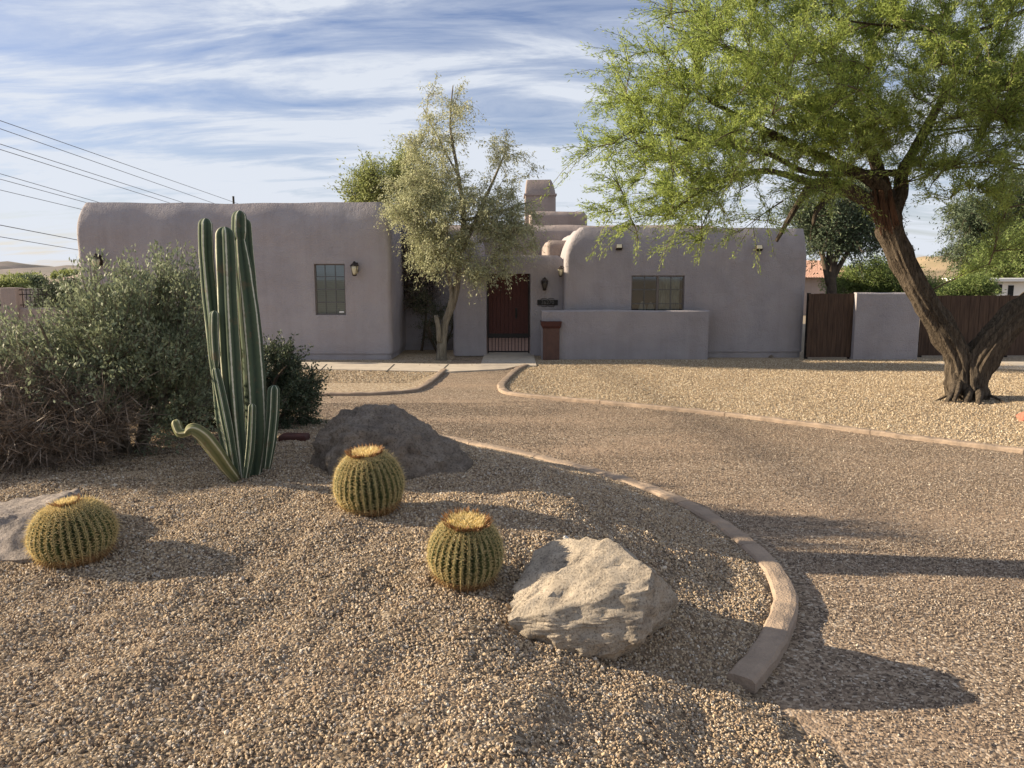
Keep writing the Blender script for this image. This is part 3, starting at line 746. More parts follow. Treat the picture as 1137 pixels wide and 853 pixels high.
# ------------------------------------------------------------------ fences right
YF = 21.3
def board_fence(name, label, cat, px0, px1, Y, top, gatelike=False, group=None):
    x0, x1 = XW(px0, Y, 1), XW(px1, Y, 1)
    rt = empty(name, ((x0 + x1) / 2, Y, 0), label, cat, group)
    b = MB(); wd = .135; k = 0; x = x0
    while x < x1 - .02:
        xe = min(x + wd - .006, x1); b.box(x, xe, Y + (k % 2) * .006, Y + .02 + (k % 2) * .006, .06, top - .012 + .012 * ((k * 7) % 3) / 2); x += wd; k += 1
    b.build('boards', M['fence_wood'], rt)
    for z in (.35, top - .3):
        f = MB(); f.box(x0, x1, Y + .03, Y + .07, z, z + .09); f.build('rail', M['fence_wood'], rt)
    for xx in ([x0 + .03, x1 - .03] if gatelike else list(np.arange(x0 + .1, x1, 2.4))):
        p_ = MB(); p_.box(xx - .04, xx + .04, Y + .071, Y + .15, 0, top + .01); p_.build('post', M['dark_metal'], rt)
    return rt
board_fence('wooden_gate', 'narrow dark brown board gate between the house corner and the stucco panel', 'gate', 897, 948, YF + .05, ZW(326, YF), True)
sp = empty('stucco_wall', ((XW(949, YF, 1) + XW(1021, YF, 1)) / 2, YF, 0), 'square freestanding mauve stucco panel between the brown gate and the long board fence', 'wall')
stucco_wall(XW(949.5, YF - .1, 1), XW(1021, YF - .1, 1), YF - .1, YF + .12, ZW(325, YF), sp, M['stucco'])
board_fence('board_fence', 'long dark brown vertical board fence behind the big leaning tree trunks', 'fence', 1022, 1420, YF + .5, ZW(328, YF + .5))

# ------------------------------------------------------------------ left garden wall
YW = 24.0
gw = empty('garden_wall', (XW(30, YW, 1), YW, 0), 'pale stucco garden wall with black iron panels at the left edge behind the bushes', 'wall')
sill = ZW(341.5, YW); ptop = ZW(319.5, YW)
stucco_wall(XW(-220, YW, 1), xl0 + .1, YW, YW + .2, sill, gw, M['stucco_b'])
def iron(px0, px1):
    x0, x1 = XW(px0, YW, 1), XW(px1, YW, 1); b = MB()
    for z in (sill + .06, ptop - .22, ptop - .08): b.box(x0, x1, YW + .08, YW + .11, z, z + .025)
    k = int((x1 - x0) / .11)
    for i in range(1, k): x = x0 + (x1 - x0) * i / k; b.box(x - .009, x + .009, YW + .085, YW + .103, sill, ptop - .03)
    b.build('iron_panel', M['dark_metal'], gw)
iron(20.5, 56); iron(-34, 3); iron(-88, -51)
for px in (3, -51, -106):
    b = MB(); x0 = XW(px, YW, 1.5); b.box(x0, x0 + .47, YW - .1, YW + .33, 0, ptop); b.build('pillar', M['stucco_b'], gw, bevel=.02)
nw = empty('neighbour_wall', (XW(30, 40, 1), 40, 0), 'plain pale wall seen through the iron panels at far left', 'wall')
stucco_wall(XW(-60, 40, 1), XW(56, 40, 1), 40, 40.2, ZW(320.5, 40), nw, M['stucco_b'])
# far house left
fh = empty('distant_house', P(80, 320, 70), 'distant low house with a tan hipped roof left of the stucco wing', 'house')
x0, x1 = XW(48, 70, 1), XW(150, 70, 1); fh.location.z = 0
b = MB(); b.box(x0, x1, 70, 80, 0, ZW(315, 70)); b.build('wall', M['stucco_b'], fh)
b = MB(); ze, zr = ZW(315.5, 69.4), ZW(303.5, 74)
pts = [(x0 - .6, 69.4, ze), (x1 + .6, 69.4, ze), (x1 + .6, 80.6, ze), (x0 - .6, 80.6, ze), (x0 + 1, 75, zr), (x1 - 2, 75, zr)]
b.v += [Vector(p) for p in pts]; b.f += [(0, 1, 5, 4), (1, 2, 5), (2, 3, 4, 5), (3, 0, 4), (3, 2, 1, 0)]; b.build('roof', M['tan_roof'], fh)
b = MB(); b.box(x0 + 2, x0 + 4, 69.95, 70.02, 1.0, 2.0); b.build('window', M['dark_room'], fh)
# tiled house right, behind the gate
th = empty('tiled_house', (XW(920, 45, 1), 45, 0), 'house with a pink clay tile roof seen over the narrow brown gate', 'house')
x0, x1 = XW(880, 45, 2), XW(940, 45, 2)
b = MB(); b.box(x0, x1, 45, 53, 0, ZW(309, 45)); b.build('wall', M['stucco_b'], th)
rb = MB(); ze = ZW(309, 44.6); zr = ZW(290, 49)
k = 0; nx = 26
for i in range(nx):
    xa = x0 - .4 + (x1 - x0 + .8) * i / nx; xb = x0 - .4 + (x1 - x0 + .8) * (i + 1) / nx; xm = (xa + xb) / 2
    rb.quad((xa, 44.5, ze), (xm, 44.5, ze + .07), (xm, 49, zr + .07), (xa, 49, zr)); rb.quad((xm, 44.5, ze + .07), (xb, 44.5, ze), (xb, 49, zr), (xm, 49, zr + .07))
rb.quad((x0 - .4, 49, zr), (x1 + .4, 49, zr), (x1 + .4, 53.5, ze), (x0 - .4, 53.5, ze)); rb.poly([(x1 + .38, 44.5, ze), (x1 + .38, 53.5, ze), (x1 + .38, 49, zr)])
rb.build('roof', M['tile_roof'], th)
# white trailer right
tx0 = XW(1098, 38, 2); tr = empty('white_trailer', (tx0 + 3, 40, 0), 'white trailer building with small dark windows above the fence at the right edge', 'trailer')
zt_ = ZW(313, 38)
b = MB(); b.box(tx0, tx0 + 8, 38, 41, .4, zt_); b.build('body', M['white'], tr, bevel=.05)
b = MB(); b.box(tx0 - .5, tx0 + 8.3, 37.6, 41.3, zt_ + .005, zt_ + .17); b.build('roof', M['white'], tr, bevel=.03)
for (a, c, z0, z1) in ((1104, 1113, 326, 316), (1120, 1126, 331, 317), (1150, 1162, 326, 316)):
    b = MB(); b.box(XW(a, 38, 2), XW(c, 38, 2), 37.97, 38.02, ZW(z0, 38), ZW(z1, 38)); f_ = b.build('window', M['dark_room'], tr)
b = MB(); b.tube([Vector((tx0 - .45, 37.7, 0)), Vector((tx0 - .45, 37.7, zt_))], [.04, .04], 6); b.build('post', M['dark_metal'], tr)
b = MB(); b.box(tx0 + .5, tx0 + 7.5, 38.3, 40.7, 0, .4); b.build('base', M['dark_room'], tr)

# ------------------------------------------------------------------ hills
def hill(name, px_profile, Y, depth, m):
    """ridge: profile of (px,py) tops, sloping down both ways with noise"""
    b = MB(); n = 90; rows = 16
    xs = [XW(p[0], Y, 0) for p in px_profile]; zs = [max(0, ZW(p[1], Y)) for p in px_profile]
    for j in range(rows + 1):
        u = j / rows * 2 - 1
        for i in range(n + 1):
            x = xs[0] + (xs[-1] - xs[0]) * i / n
            z = np.interp(x, xs, zs)
            prof = max(0, 1 - abs(u)) ** .8
            q = Vector((x / Y * 14, u * 3, 0))
            zz = z * prof + z * .22 * noise.fractal(q * 1.7, 1, 2, 5) * (1 - abs(u)) - .5 * (abs(u) > .99)
            b.v.append(Vector((x, Y + u * depth, zz)))
    for j in range(rows):
        for i in range(n):
            a = j * (n + 1) + i; b.f.append((a, a + 1, a + n + 2, a + n + 1))
    return tag(b.build(name, m, smooth=True), kind='structure')
M['hill_far'] = pbr('hill_far', (.23, .19, .17), (.14, .13, .11), .02, .95)
M['hill_near'] = pbr('hill_near', (.36, .27, .17), (.2, .165, .1), .05, .95, detail=9, stretch=(1, 1, 1))
hill('hills', [(-250, 304), (-100, 296), (-30, 299), (10, 291), (30, 294), (48, 300), (75, 295), (110, 296), (200, 300), (400, 303)], 1500, 350, M['hill_far'])
hill('hills', [(820, 303), (880, 296), (900, 295), (960, 300), (1000, 296), (1030, 285), (1055, 283), (1085, 288), (1150, 294), (1300, 292), (1500, 303)], 420, 110, M['hill_near'])

# ------------------------------------------------------------------ power lines
rngl = random.Random(5)
wires = [((0, 134), (255, 223), 10.5, 'topmost overhead wire crossing the sky at left'), ((0, 143), (232, 224), 10.2, 'second overhead wire from the top, just under the topmost one'),
         ((0, 160), (203, 225), 9.4, 'upper wire of the close pair in the middle of the left sky'), ((0, 166), (187, 225), 9.2, 'lower wire of the close pair in the middle of the left sky'),
         ((0, 193), (100, 222), 8.6, 'thin wire just above the two lower heavy wires'), ((0, 199), (92, 224), 8.4, 'dark heavy wire meeting the top left corner of the house'), ((0, 211), (84, 231), 8.0, 'heavy wire under the house corner line'),
         ((0, 250), (83, 266), 6.6, 'upper of the two lowest wires over the hills'), ((0, 263), (83, 277), 6.2, 'lowest overhead wire over the distant hills')]
for (a, c, h, lab) in wires:
    def at(p):
        d = ray(*p); t_ = (h - CH) / d.z; return Vector((d.x * t_, d.y * t_, h))
    A, B = at(a), at(c); D = (B - A); A2 = A - D * .8; B2 = B + D * 2.5
    pts = [A2.lerp(B2, i / 24) for i in range(25)]
    r_ = .016 if A.y < 60 else .03
    b = MB(); b.tube(pts, [r_ * (1 + i / 24 * 1.0) for i in range(25)], 5); o = b.build('power_line', M['wire']); tag(o, lab, 'power line', 'overhead wires left of the house')

# ------------------------------------------------------------------ vegetation
def ell_points(ells, n, surf=.0):
    """random targets inside a union of ellipsoids: (centre, radii, weight)"""
    wts = np.array([e[1][0] * e[1][1] * e[1][2] * e[2] for e in ells]); wts = wts / wts.sum()
    out = []
    for k, e in enumerate(ells):
        m = max(1, int(round(n * wts[k])))
        d = rng.normal(size=(m, 3)); d /= np.linalg.norm(d, axis=1)[:, None]
        r = rng.random(m) ** (1 / 3.0); r = np.maximum(r, surf)
        out.append(np.array(e[0]) + d * r[:, None] * np.array(e[1]))
    return np.concatenate(out)
def grow(limbs, ells, n2, n3, l3, lpt, leafL, leafW, root, bark, twig, leafm, droop=.3, out=.6, jit=.035, r2=.02, limb_sides=10, rough=.12, surf=.3, crown_name='crown', trunk_name='trunk', minz=.05, ridge=0, spread=.7, crownkind=None, trunk_limbs=None, up=0, leafdir=.6):
    tb = MB(); nodes = []; 
    for lb in limbs:
        pts = smooth_poly([Vector(p[:3]) for p in lb], 5); rad = []
        for i in range(len(lb) - 1):
            for k in range(5): rad.append(lb[i][3] + (lb[i + 1][3] - lb[i][3]) * k / 5)
        rad.append(lb[-1][3])
        tb.tube(pts, rad, limb_sides, rough=rough, ridge=ridge)
        for i in range(int(len(pts) * .35), len(pts)): nodes.append(pts[i])
    tb.build(trunk_name, bark, root, smooth=True)
    fork = nodes[0]
    T = ell_points(ells, n2, surf)
    T[:, 2] = np.maximum(T[:, 2], minz)
    lp = np.array([list(p) for p in nodes]);
    d0 = np.array([np.min(np.linalg.norm(lp - t_, axis=1)) for t_ in T])
    T = T[np.argsort(d0)]
    arr = np.zeros((len(nodes) + 3 * len(T), 3)); arr[:len(nodes)] = lp; cnt = len(nodes)
    br = MB(); segs = []
    fk = np.array(fork)
    for t_ in T:
        d = np.linalg.norm(arr[:cnt] - t_, axis=1)
        # prefer nodes that are closer to the fork than the target
        pen = np.where(np.linalg.norm(arr[:cnt] - fk, axis=1) > np.linalg.norm(t_ - fk), 1.5, 0)
        j = int(np.argmin(d + pen)); a = Vector(arr[j]); c = Vector(t_); ln = (c - a).length
        if ln < .02: continue
        mid = a.lerp(c, .5) + Vector((rng.normal() * .06, rng.normal() * .06, .14 * droop * 2 + rng.normal() * .04)) * ln
        pts = [a.lerp(mid, s_).lerp(mid.lerp(c, s_), s_) for s_ in (0, .33, .66, 1)]
        rr = max(.35 * r2, min(r2, r2 * (.35 + .5 * ln)))
        br.tube(pts, [rr, rr * .8, rr * .55, rr * .3], 4, cap=False)
        segs.append(pts)
        for q in pts[1:]: arr[cnt] = q; cnt += 1
    C = []; D = []
    tw = []
    for pts in segs:
        for k in range(n3):
            s_ = rng.random() * .9 + .1; i = min(2, int(s_ * 3)); f = s_ * 3 - i
            p0 = np.array(pts[i].lerp(pts[i + 1], f)); sd_ = np.array((pts[i + 1] - pts[i]).normalized())
            od = p0 - fk; od /= np.linalg.norm(od) + 1e-6
            d = sd_ * .5 + od * out + rng.normal(size=3) * spread + np.array([0, 0, up]); d /= np.linalg.norm(d)
            ln = l3 * (.5 + rng.random()); p1 = p0 + d * ln * .5; p2 = p1 + (d + np.array([0, 0, -droop])) * ln * .5
            tw.append((p0, p1, p2))
            t_ = rng.random(lpt)[:, None]
            q = (1 - t_) ** 2 * p0 + 2 * t_ * (1 - t_) * p1 + t_ ** 2 * p2 + rng.normal(size=(lpt, 3)) * jit
            dd = d * leafdir + rng.normal(size=(lpt, 3)) * .55 + np.array([0, 0, -droop * .5 + up * .4]); dd /= np.linalg.norm(dd, axis=1)[:, None]
            C.append(q); D.append(dd)
    for p0, p1, p2 in tw:
        br.tube([Vector(p0), Vector(p1), Vector(p2)], [r2 * .28, r2 * .2, r2 * .1], 3, cap=False)
    br.build('twigs' , twig, root)
    C = np.concatenate(C); D = np.concatenate(D)
    Ls = leafL * (.6 + .8 * rng.random(len(C))); Ws = leafW * (.6 + .8 * rng.random(len(C)))
    ok = C[:, 2] > minz
    return quads_np(crown_name, leaf_quads(C[ok], D[ok], Ls[ok], Ws[ok]), leafm, root)
def Pl(px, py, Y, r): p = P(px, py, Y); return (p.x, p.y, p.z, r)
def El(px, py, Y, rx, ry, rz, wt=1): return (tuple(P(px, py, Y)), (rx, ry, rz), wt)

# big mesquite on the right
MY = 13.9
mb_ = G(1068, 442); mes = empty('mesquite_tree', (mb_.x, mb_.y, 0), 'large mesquite tree with two leaning rough trunks and feathery bright green crown at the right', 'tree')
Yt = mb_.y
limbs = [
    [Pl(1068, 446, Yt, .24), Pl(1069, 425, Yt, .25), Pl(1063, 395, Yt, .25), Pl(1040, 355, Yt - .05, .215), Pl(1012, 310, Yt - .1, .20), Pl(992, 265, Yt - .15, .21), Pl(985, 240, Yt - .2, .22), Pl(978, 218, Yt - .2, .15)],
    [Pl(1078, 440, Yt, .24), Pl(1084, 405, Yt - .05, .28), Pl(1112, 368, Yt - .15, .27), Pl(1150, 335, Yt - .25, .25), Pl(1200, 290, Yt - .3, .22), Pl(1230, 220, Yt - .3, .17), Pl(1240, 150, Yt - .3, .12), Pl(1215, 60, Yt - .2, .07)],
    [Pl(1076, 448, Yt, .34), Pl(1074, 432, Yt, .33), Pl(1073, 412, Yt, .33), Pl(1070, 385, Yt, .16)],
    [Pl(985, 245, Yt - .2, .17), Pl(965, 225, Yt - .3, .12), Pl(935, 208, Yt - .5, .11), Pl(905, 205, Yt - .7, .09), Pl(885, 228, Yt - .9, .05), Pl(862, 268, Yt - 1.0, .025)],
    [Pl(985, 235, Yt - .2, .17), Pl(975, 205, Yt - .3, .12), Pl(930, 182, Yt - .5, .08), Pl(880, 160, Yt - .7, .06), Pl(820, 130, Yt - 1, .045), Pl(770, 100, Yt - 1.2, .02)],
    [Pl(990, 240, Yt - .2, .15), Pl(1000, 210, Yt - .1, .12), Pl(1003, 190, Yt, .10), Pl(1030, 140, Yt + .3, .08), Pl(1060, 80, Yt + .6, .05), Pl(1080, 20, Yt + .8, .03)],
    [Pl(982, 228, Yt - .15, .13), Pl(978, 200, Yt - .1, .11), Pl(960, 150, Yt + .2, .08), Pl(930, 90, Yt + .5, .055), Pl(890, 20, Yt + .8, .03)],
    [Pl(1008, 192, Yt - .1, .05), Pl(960, 192, Yt - .4, .055), Pl(900, 192, Yt - .8, .05), Pl(850, 170, Yt - 1.1, .035), Pl(790, 160, Yt - 1.6, .02), Pl(730, 150, Yt - 2, .012)],
    [Pl(930, 208, Yt - .5, .07), Pl(908, 232, Yt - .9, .045), Pl(903, 250, Yt - 1.1, .02)],
    [Pl(905, 205, Yt - .7, .06), Pl(850, 190, Yt - 1.2, .045), Pl(790, 205, Yt - 1.7, .03), Pl(740, 240, Yt - 2.1, .015)],
    [Pl(1235, 170, Yt - .3, .1), Pl(1180, 120, Yt - .9, .06), Pl(1120, 90, Yt - 1.3, .04), Pl(1060, 80, Yt - 1.6, .02)],
    [Pl(960, 150, Yt + .2, .07), Pl(880, 100, Yt + .4, .045), Pl(800, 50, Yt + .3, .025), Pl(740, 30, Yt, .012)],
    [Pl(1137, 12, Yt - 1.2, .03), Pl(1080, 35, Yt - 1.2, .03), Pl(1000, 30, Yt - 1.5, .02), Pl(930, 22, Yt - 1.8, .012)],
]
ells = [El(800, 105, MY - .8, 1.9, 1.9, 1.35, 1), El(900, 90, MY, 2.3, 2.2, 1.5, 1), El(765, 205, MY - 1.6, 1.3, 1.3, .75, 1.1), El(1040, 90, MY, 2.0, 2.2, 1.5, 1),
        El(1125, 190, MY - .6, .9, 1.2, 1.0, 1), El(940, -40, MY + .3, 3.4, 2.4, 1.3, .9), El(1240, 60, MY, 2.2, 2.4, 2.2, .6), El(712, 120, MY - 1.2, .55, .8, .85, .7),
        El(690, 190, MY - 1.8, .55, .7, .55, .8), El(860, 190, MY - 1.0, 1.5, 1.2, .6, 1.2), El(735, 250, MY - 2, .9, .6, .5, 1.1), El(810, 235, MY - 1.4, 1.1, .8, .45, 1.0), El(660, 175, MY - 2, .35, .5, .6, .8), El(1000, 150, MY - .6, 1.6, 1.2, .7, 1.0), El(1090, 175, MY - 1.2, 1.0, .9, .9, 1.1), El(1137, 120, MY - 1.5, 1.0, .9, 1.2, 1.0), El(1125, 250, MY - .8, .5, .6, .7, .7), El(700, 245, MY - 2.0, .45, .5, .4, 1.0), El(770, 275, MY - 2.0, .5, .5, .25, .9), El(1110, 265, MY - .3, .55, .6, .45, .6),
        El(745, 30, MY - .5, .6, .8, .6, .6)]
grow(limbs, ells, 800, 7, .62, 80, .064, .013, mes, M['bark'], M['bark_twig'], M['leaf_mesquite'], droop=.35, out=.55, jit=.03, r2=.02, limb_sides=64, rough=.22, surf=.1, ridge=.35, spread=.5, leafdir=.9)
# roots and torn bark
rt_ = MB()
for (a, c, r_) in (((1062, 425), (1050, 447), .09), ((1075, 430), (1072, 448), .10), ((1085, 430), (1086, 450), .08), ((1078, 428), (1095, 444), .07), ((1062, 436), (1034, 446), .03), ((1088, 436), (1120, 449), .035), ((1066, 420), (1058, 448), .06)):
    A = P(*a, Yt - .1); C_ = G(*c); C_.z = -.03; mid = A.lerp(C_, .5) + Vector((0, -.05, .03))
    rt_.tube(smooth_poly([A, mid, C_], 5), [r_ * (1 - .05 * i) for i in range(11)], 10, rough=.4, ridge=.3)
rt_.build('root', M['bark'], mes, smooth=True)
tbk = MB()
for i in range(11):
    x = 966 + i * 2.4; y0 = 262 - rngl.random() * 12; y1 = 196 + rngl.random() * 22
    pts = smooth_poly([P(x + 8, y0, Yt - .42), P(x + 3, (y0 + y1) / 2, Yt - .43 - .04 * rngl.random()), P(x, y1, Yt - .32)], 4)
    tbk.tube(pts, [.008, .018, .022, .022, .026, .026, .022, .018, .008], 6, rough=.4)
tbk.build('torn_bark', M['bark_red'], mes)

# tree before the recess
Y2 = 20.2; tb0 = G(490, 400)
tr2 = empty('willow_acacia_tree', (tb0.x, tb0.y, 0), 'slender pale trunked tree with airy grey green drooping crown left of the entry gate', 'tree')
Yb = tb0.y
limbs = [[Pl(490, 401, Yb, .14), Pl(491, 380, Yb, .115), Pl(494, 360, Yb, .10), Pl(503, 335, Yb, .10), Pl(508, 310, Yb, .095), Pl(511, 280, Yb, .08), Pl(515, 240, Yb, .07), Pl(508, 190, Yb, .05), Pl(500, 140, Yb, .03), Pl(503, 95, Yb, .012)],
         [Pl(497, 350, Yb, .06), Pl(501, 325, Yb - .1, .05), Pl(494, 290, Yb - .2, .045), Pl(480, 240, Yb - .3, .03), Pl(455, 200, Yb - .3, .015)],
         [Pl(511, 285, Yb, .07), Pl(530, 240, Yb, .05), Pl(548, 200, Yb + .1, .035), Pl(565, 160, Yb + .1, .015)],
         [Pl(515, 245, Yb, .05), Pl(555, 235, Yb, .03), Pl(585, 225, Yb, .015)],
         [Pl(511, 200, Yb, .04), Pl(490, 160, Yb, .025), Pl(470, 120, Yb, .012)],
         [Pl(488, 380, Yb - .1, .07), Pl(487, 365, Yb - .15, .08), Pl(484, 350, Yb - .1, .05)]]
Yc = Yb - .35
ells = [El(500, 235, Yc, 1.5, .85, 1.0, 1.1), El(500, 125, Yc, .8, .7, .85, .42), El(478, 175, Yc, .85, .8, .7, .6), El(565, 180, Yc, .75, .7, .75, .42), El(452, 222, Yc, .7, .8, .7, .6),
        El(565, 250, Yc, .9, .7, .9, 1.1), El(480, 280, Yc - .2, .6, .6, .6, .9), El(540, 298, Yc - .2, 1.0, .5, .33, 1.2), El(505, 290, Yc, 1.1, .6, .5, .7)]
grow(limbs, ells, 430, 6, .42, 22, .075, .024, tr2, M['bark_pale'], M['bark_pale_twig'], M['leaf_olive'], droop=.8, out=.2, jit=.05, r2=.014, limb_sides=12, rough=.25, surf=.1, spread=.6, leafdir=.4)

# bushes
def shrub(name, label, base, n_st, spreadr, hgt, ells, leafm, n2, n3, l3, lpt, lL, lW, bark, droop=.0, up=.5, out=.4, r=.035, cat='shrub', group=None, r2=.012, jit=.02, spread=.6):
    rt = empty(name, base, label, cat, group); lim = []
    for k in range(n_st):
        a = 2 * math.pi * k / n_st + rng.random(); rr = spreadr * (.35 + .65 * rng.random()); h = hgt * (.55 + .4 * rng.random())
        e = Vector((math.cos(a) * rr, math.sin(a) * rr * .8, h)); b0 = Vector((math.cos(a) * .08, math.sin(a) * .08, -.04)); B_ = Vector(base)
        p = [b0, b0.lerp(e, .3) + Vector((0, 0, -.02)), b0.lerp(e, .65) + Vector((rng.normal() * .08, rng.normal() * .08, .05)), e]
        lim.append([tuple(B_ + q) + (r * s_,) for q, s_ in zip(p, (1, .8, .5, .2))])
    grow(lim, ells, n2, n3, l3, lpt, lL, lW, rt, bark, M['bark_pale_twig'], leafm, droop=droop, out=out, jit=jit, r2=r2, limb_sides=7, surf=.25, crown_name='foliage', trunk_name='stem', spread=spread, up=up, minz=.12)
    return rt
bb = hit(145, 500)
YS = bb.y
def scr(px, dy=0): return px / F * (YS + dy)
shrub('sage_shrub', 'big sprawling grey green shrub at left in front of the stucco wing', bb, 12, 1.0, 1.6,
      [El(145, 400, YS + .1, scr(75), .9, scr(62), 1), El(150, 355, YS, scr(52), .6, scr(38), .8), El(185, 370, YS, scr(50), .6, scr(55), .8), El(85, 405, YS + .1, scr(60), .8, scr(30), 1.0), El(30, 440, YS, scr(60), .7, scr(28), 1.0), El(120, 440, YS - .1, scr(80), .8, scr(45), .7), El(210, 430, YS, scr(45), .6, scr(60), .7),
       El(20, 428, YS + .4, scr(40), .7, scr(22), .6), El(190, 465, YS, scr(50), .5, scr(28), .6)],
      M['leaf_sage'], 430, 6, .40, 24, .042, .019, M['bark_pale'], up=.75, out=.5, spread=.4)
b2 = hit(262, 492); b2.y += .9; b2.z = float(height(b2.x, b2.y)); YS2 = b2.y
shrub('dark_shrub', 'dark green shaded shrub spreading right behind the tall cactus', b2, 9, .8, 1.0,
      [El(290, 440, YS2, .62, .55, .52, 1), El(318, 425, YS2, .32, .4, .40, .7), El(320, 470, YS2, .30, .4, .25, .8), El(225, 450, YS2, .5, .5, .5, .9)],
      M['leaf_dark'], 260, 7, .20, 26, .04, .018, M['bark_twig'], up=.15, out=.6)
b3 = hit(30, 500); YS3 = b3.y
shrub('dry_shrub', 'dry brown twiggy shrub with bare straw coloured stems at the left edge', b3, 9, .8, .8,
      [El(20, 468, YS3 - .5, .95, .5, .38, 1), El(-40, 455, YS3 - .4, .7, .6, .45, .8), El(80, 478, YS3 - .6, .45, .4, .28, .7)],
      M['straw'], 300, 8, .34, 12, .20, .007, M['bark_twig'], up=.25, out=.7, jit=.04, spread=.6)
b4 = Vector((XW(489, 23.2, 0), 23.2, .0))
shrub('bare_shrub', 'dark thin branched shrub in the shaded recess behind the pale tree trunk', b4, 8, .6, 1.3,
      [El(489, 360, 23.2, .75, .4, .6, 1), El(470, 335, 23.2, .5, .35, .5, .7)], M['leaf_dark'], 110, 5, .25, 10, .05, .018, M['bark_twig'], up=.3, out=.5)

def farshrub(name, label, px, py, Y, ells, leafm, n2, lpt, lL, lW, cat='tree', group=None, trunk=None, bark='bark_twig', r2=.03, droop=.3, l3=.8):
    base = P(px, py, Y); base.z = 0
    rt = empty(name, base, label, cat, group)
    top = Vector(ells[0][0]); r0 = trunk or .12
    lim = [[tuple(base) + (r0,), tuple(base.lerp(top, .4) + Vector((.1, 0, 0))) + (r0 * .8,), tuple(base.lerp(top, .8)) + (r0 * .5,), tuple(top + Vector((0, 0, .3))) + (r0 * .25,)]]
    for e in ells[1:]:
        lim.append([tuple(base.lerp(top, .5)) + (r0 * .5,), tuple(base.lerp(top, .6).lerp(Vector(e[0]), .5)) + (r0 * .35,), tuple(e[0]) + (r0 * .15,)])
    grow(lim, ells, n2, 6, l3, lpt, lL, lW, rt, M[bark], M['bark_twig'], leafm, droop=droop, out=.4, jit=.12, r2=r2, limb_sides=8, surf=.3, spread=.7, minz=.3)
    return rt
farshrub('wall_shadow', 'dry grey leaf tangle standing in for mottled tree shadow on the recessed wall left of the airy tree', 468, 385, 23.7, [El(472, 280, 23.72, .62, .12, .75, 1), El(465, 320, 23.72, .5, .12, .6, .6), El(460, 262, 23.72, .4, .12, .4, .5)], M['shadow_mottle'], 190, 16, .06, .03, 'shadow_mottle', None, .04, l3=.3)  # leaf tangle added in place of the mottled tree shadow on the wall
farshrub('yellow_tree', 'small yellow green tree rising behind the roof left of the airy tree', 425, 330, 34, [El(425, 210, 34, 1.5, 1.3, .95, 1), El(450, 200, 34, 1.0, 1, 1.1, 1), El(403, 215, 34, .7, 1, .6, .8), El(470, 215, 34, 1.2, 1, .9, 1)], M['leaf_yellow'], 170, 24, .12, .05, trunk=.15)
farshrub('shade_tree', 'dark crowned tree with a straight black trunk beyond the narrow brown gate', 922, 330, 28, [El(922, 255, 28, 1.1, 1.2, .9, 1), El(958, 262, 28, .9, 1, .75, 1), El(900, 240, 28, .8, 1, .7, .9), El(950, 220, 28, 1.3, 1, .9, .8)], M['leaf_gum'], 200, 30, .11, .04, trunk=.24)
gb = 'lime green bushes beyond the board fence'
farshrub('lime_bush', 'rounded lime green bush behind the stucco panel left of the leaning trunk', 975, 340, 30, [El(975, 312, 30, 1.3, 1, .75, 1), El(945, 318, 30, .8, 1, .45, .8), El(1010, 318, 30, 1.0, 1, .55, .8)], M['leaf_lime'], 200, 26, .10, .035, 'bush', gb, .08, l3=.4)
farshrub('lime_bush', 'bright lime green bush behind the board fence under the grey green gum tree', 1065, 340, 33, [El(1078, 322, 33, .7, .8, .35, 1), El(1055, 327, 33, .6, .8, .2, .6)], M['leaf_lime'], 200, 26, .10, .035, 'bush', gb, .08, l3=.4)
farshrub('lime_tree', 'tall bright green tree behind the white trailer at the right edge', 1130, 330, 46, [El(1130, 295, 46, 2.6, 2, 1.2, 1), El(1170, 280, 46, 2.5, 2, 2.0, 1), El(1095, 305, 46, 1.3, 1.3, .7, .8)], M['leaf_lime'], 260, 26, .17, .06, 'tree', None, .2, l3=1.0)
farshrub('gum_tree', 'tall hazy grey green tree standing between the hill and the trailer', 1090, 330, 50, [El(1085, 265, 50, 2.2, 2, 2.4, 1), El(1110, 235, 50, 2.2, 2, 2.0, 1), El(1068, 240, 50, 1.4, 1.3, 1.0, .9), El(1140, 225, 50, 2, 2, 2, 1)], M['leaf_gum'], 330, 26, .2, .06, 'tree', None, .3, droop=.8, l3=1.0)
gd = 'trees around the distant house at far left'
farshrub('distant_tree', 'dark round tree just left of the distant tan roof', 35, 325, 62, [El(35, 315, 62, 1.3, 1.2, .35, 1)], M['leaf_gum'], 70, 24, .22, .09, 'tree', gd, .15, l3=.35)
farshrub('distant_tree', 'pale green low tree at the far left edge beyond the iron panel', 8, 325, 55, [El(8, 318, 55, 1.3, 1.2, .3, 1), El(-20, 317, 55, 1.2, 1.2, .3, 1)], M['leaf_yellow'], 90, 24, .2, .08, 'tree', gd, .15, l3=.35)
farshrub('distant_tree', 'light green tree top behind the distant tan roof beside the house wing', 78, 318, 95, [El(78, 306, 95, 2.0, 1.5, .4, 1), El(25, 308, 95, 2.2, 1.5, .3, .8)], M['leaf_yellow'], 90, 24, .3, .12, 'tree', gd, .2, l3=.35)
farshrub('clipped_hedge', 'dark hedge between the iron panel and the house wing', 72, 340, 30, [El(72, 326, 30, .75, .5, .35, 1), El(66, 338, 30, .8, .5, .5, 1)], M['leaf_dark'], 130, 26, .09, .04, 'hedge', None, .06, l3=.4)

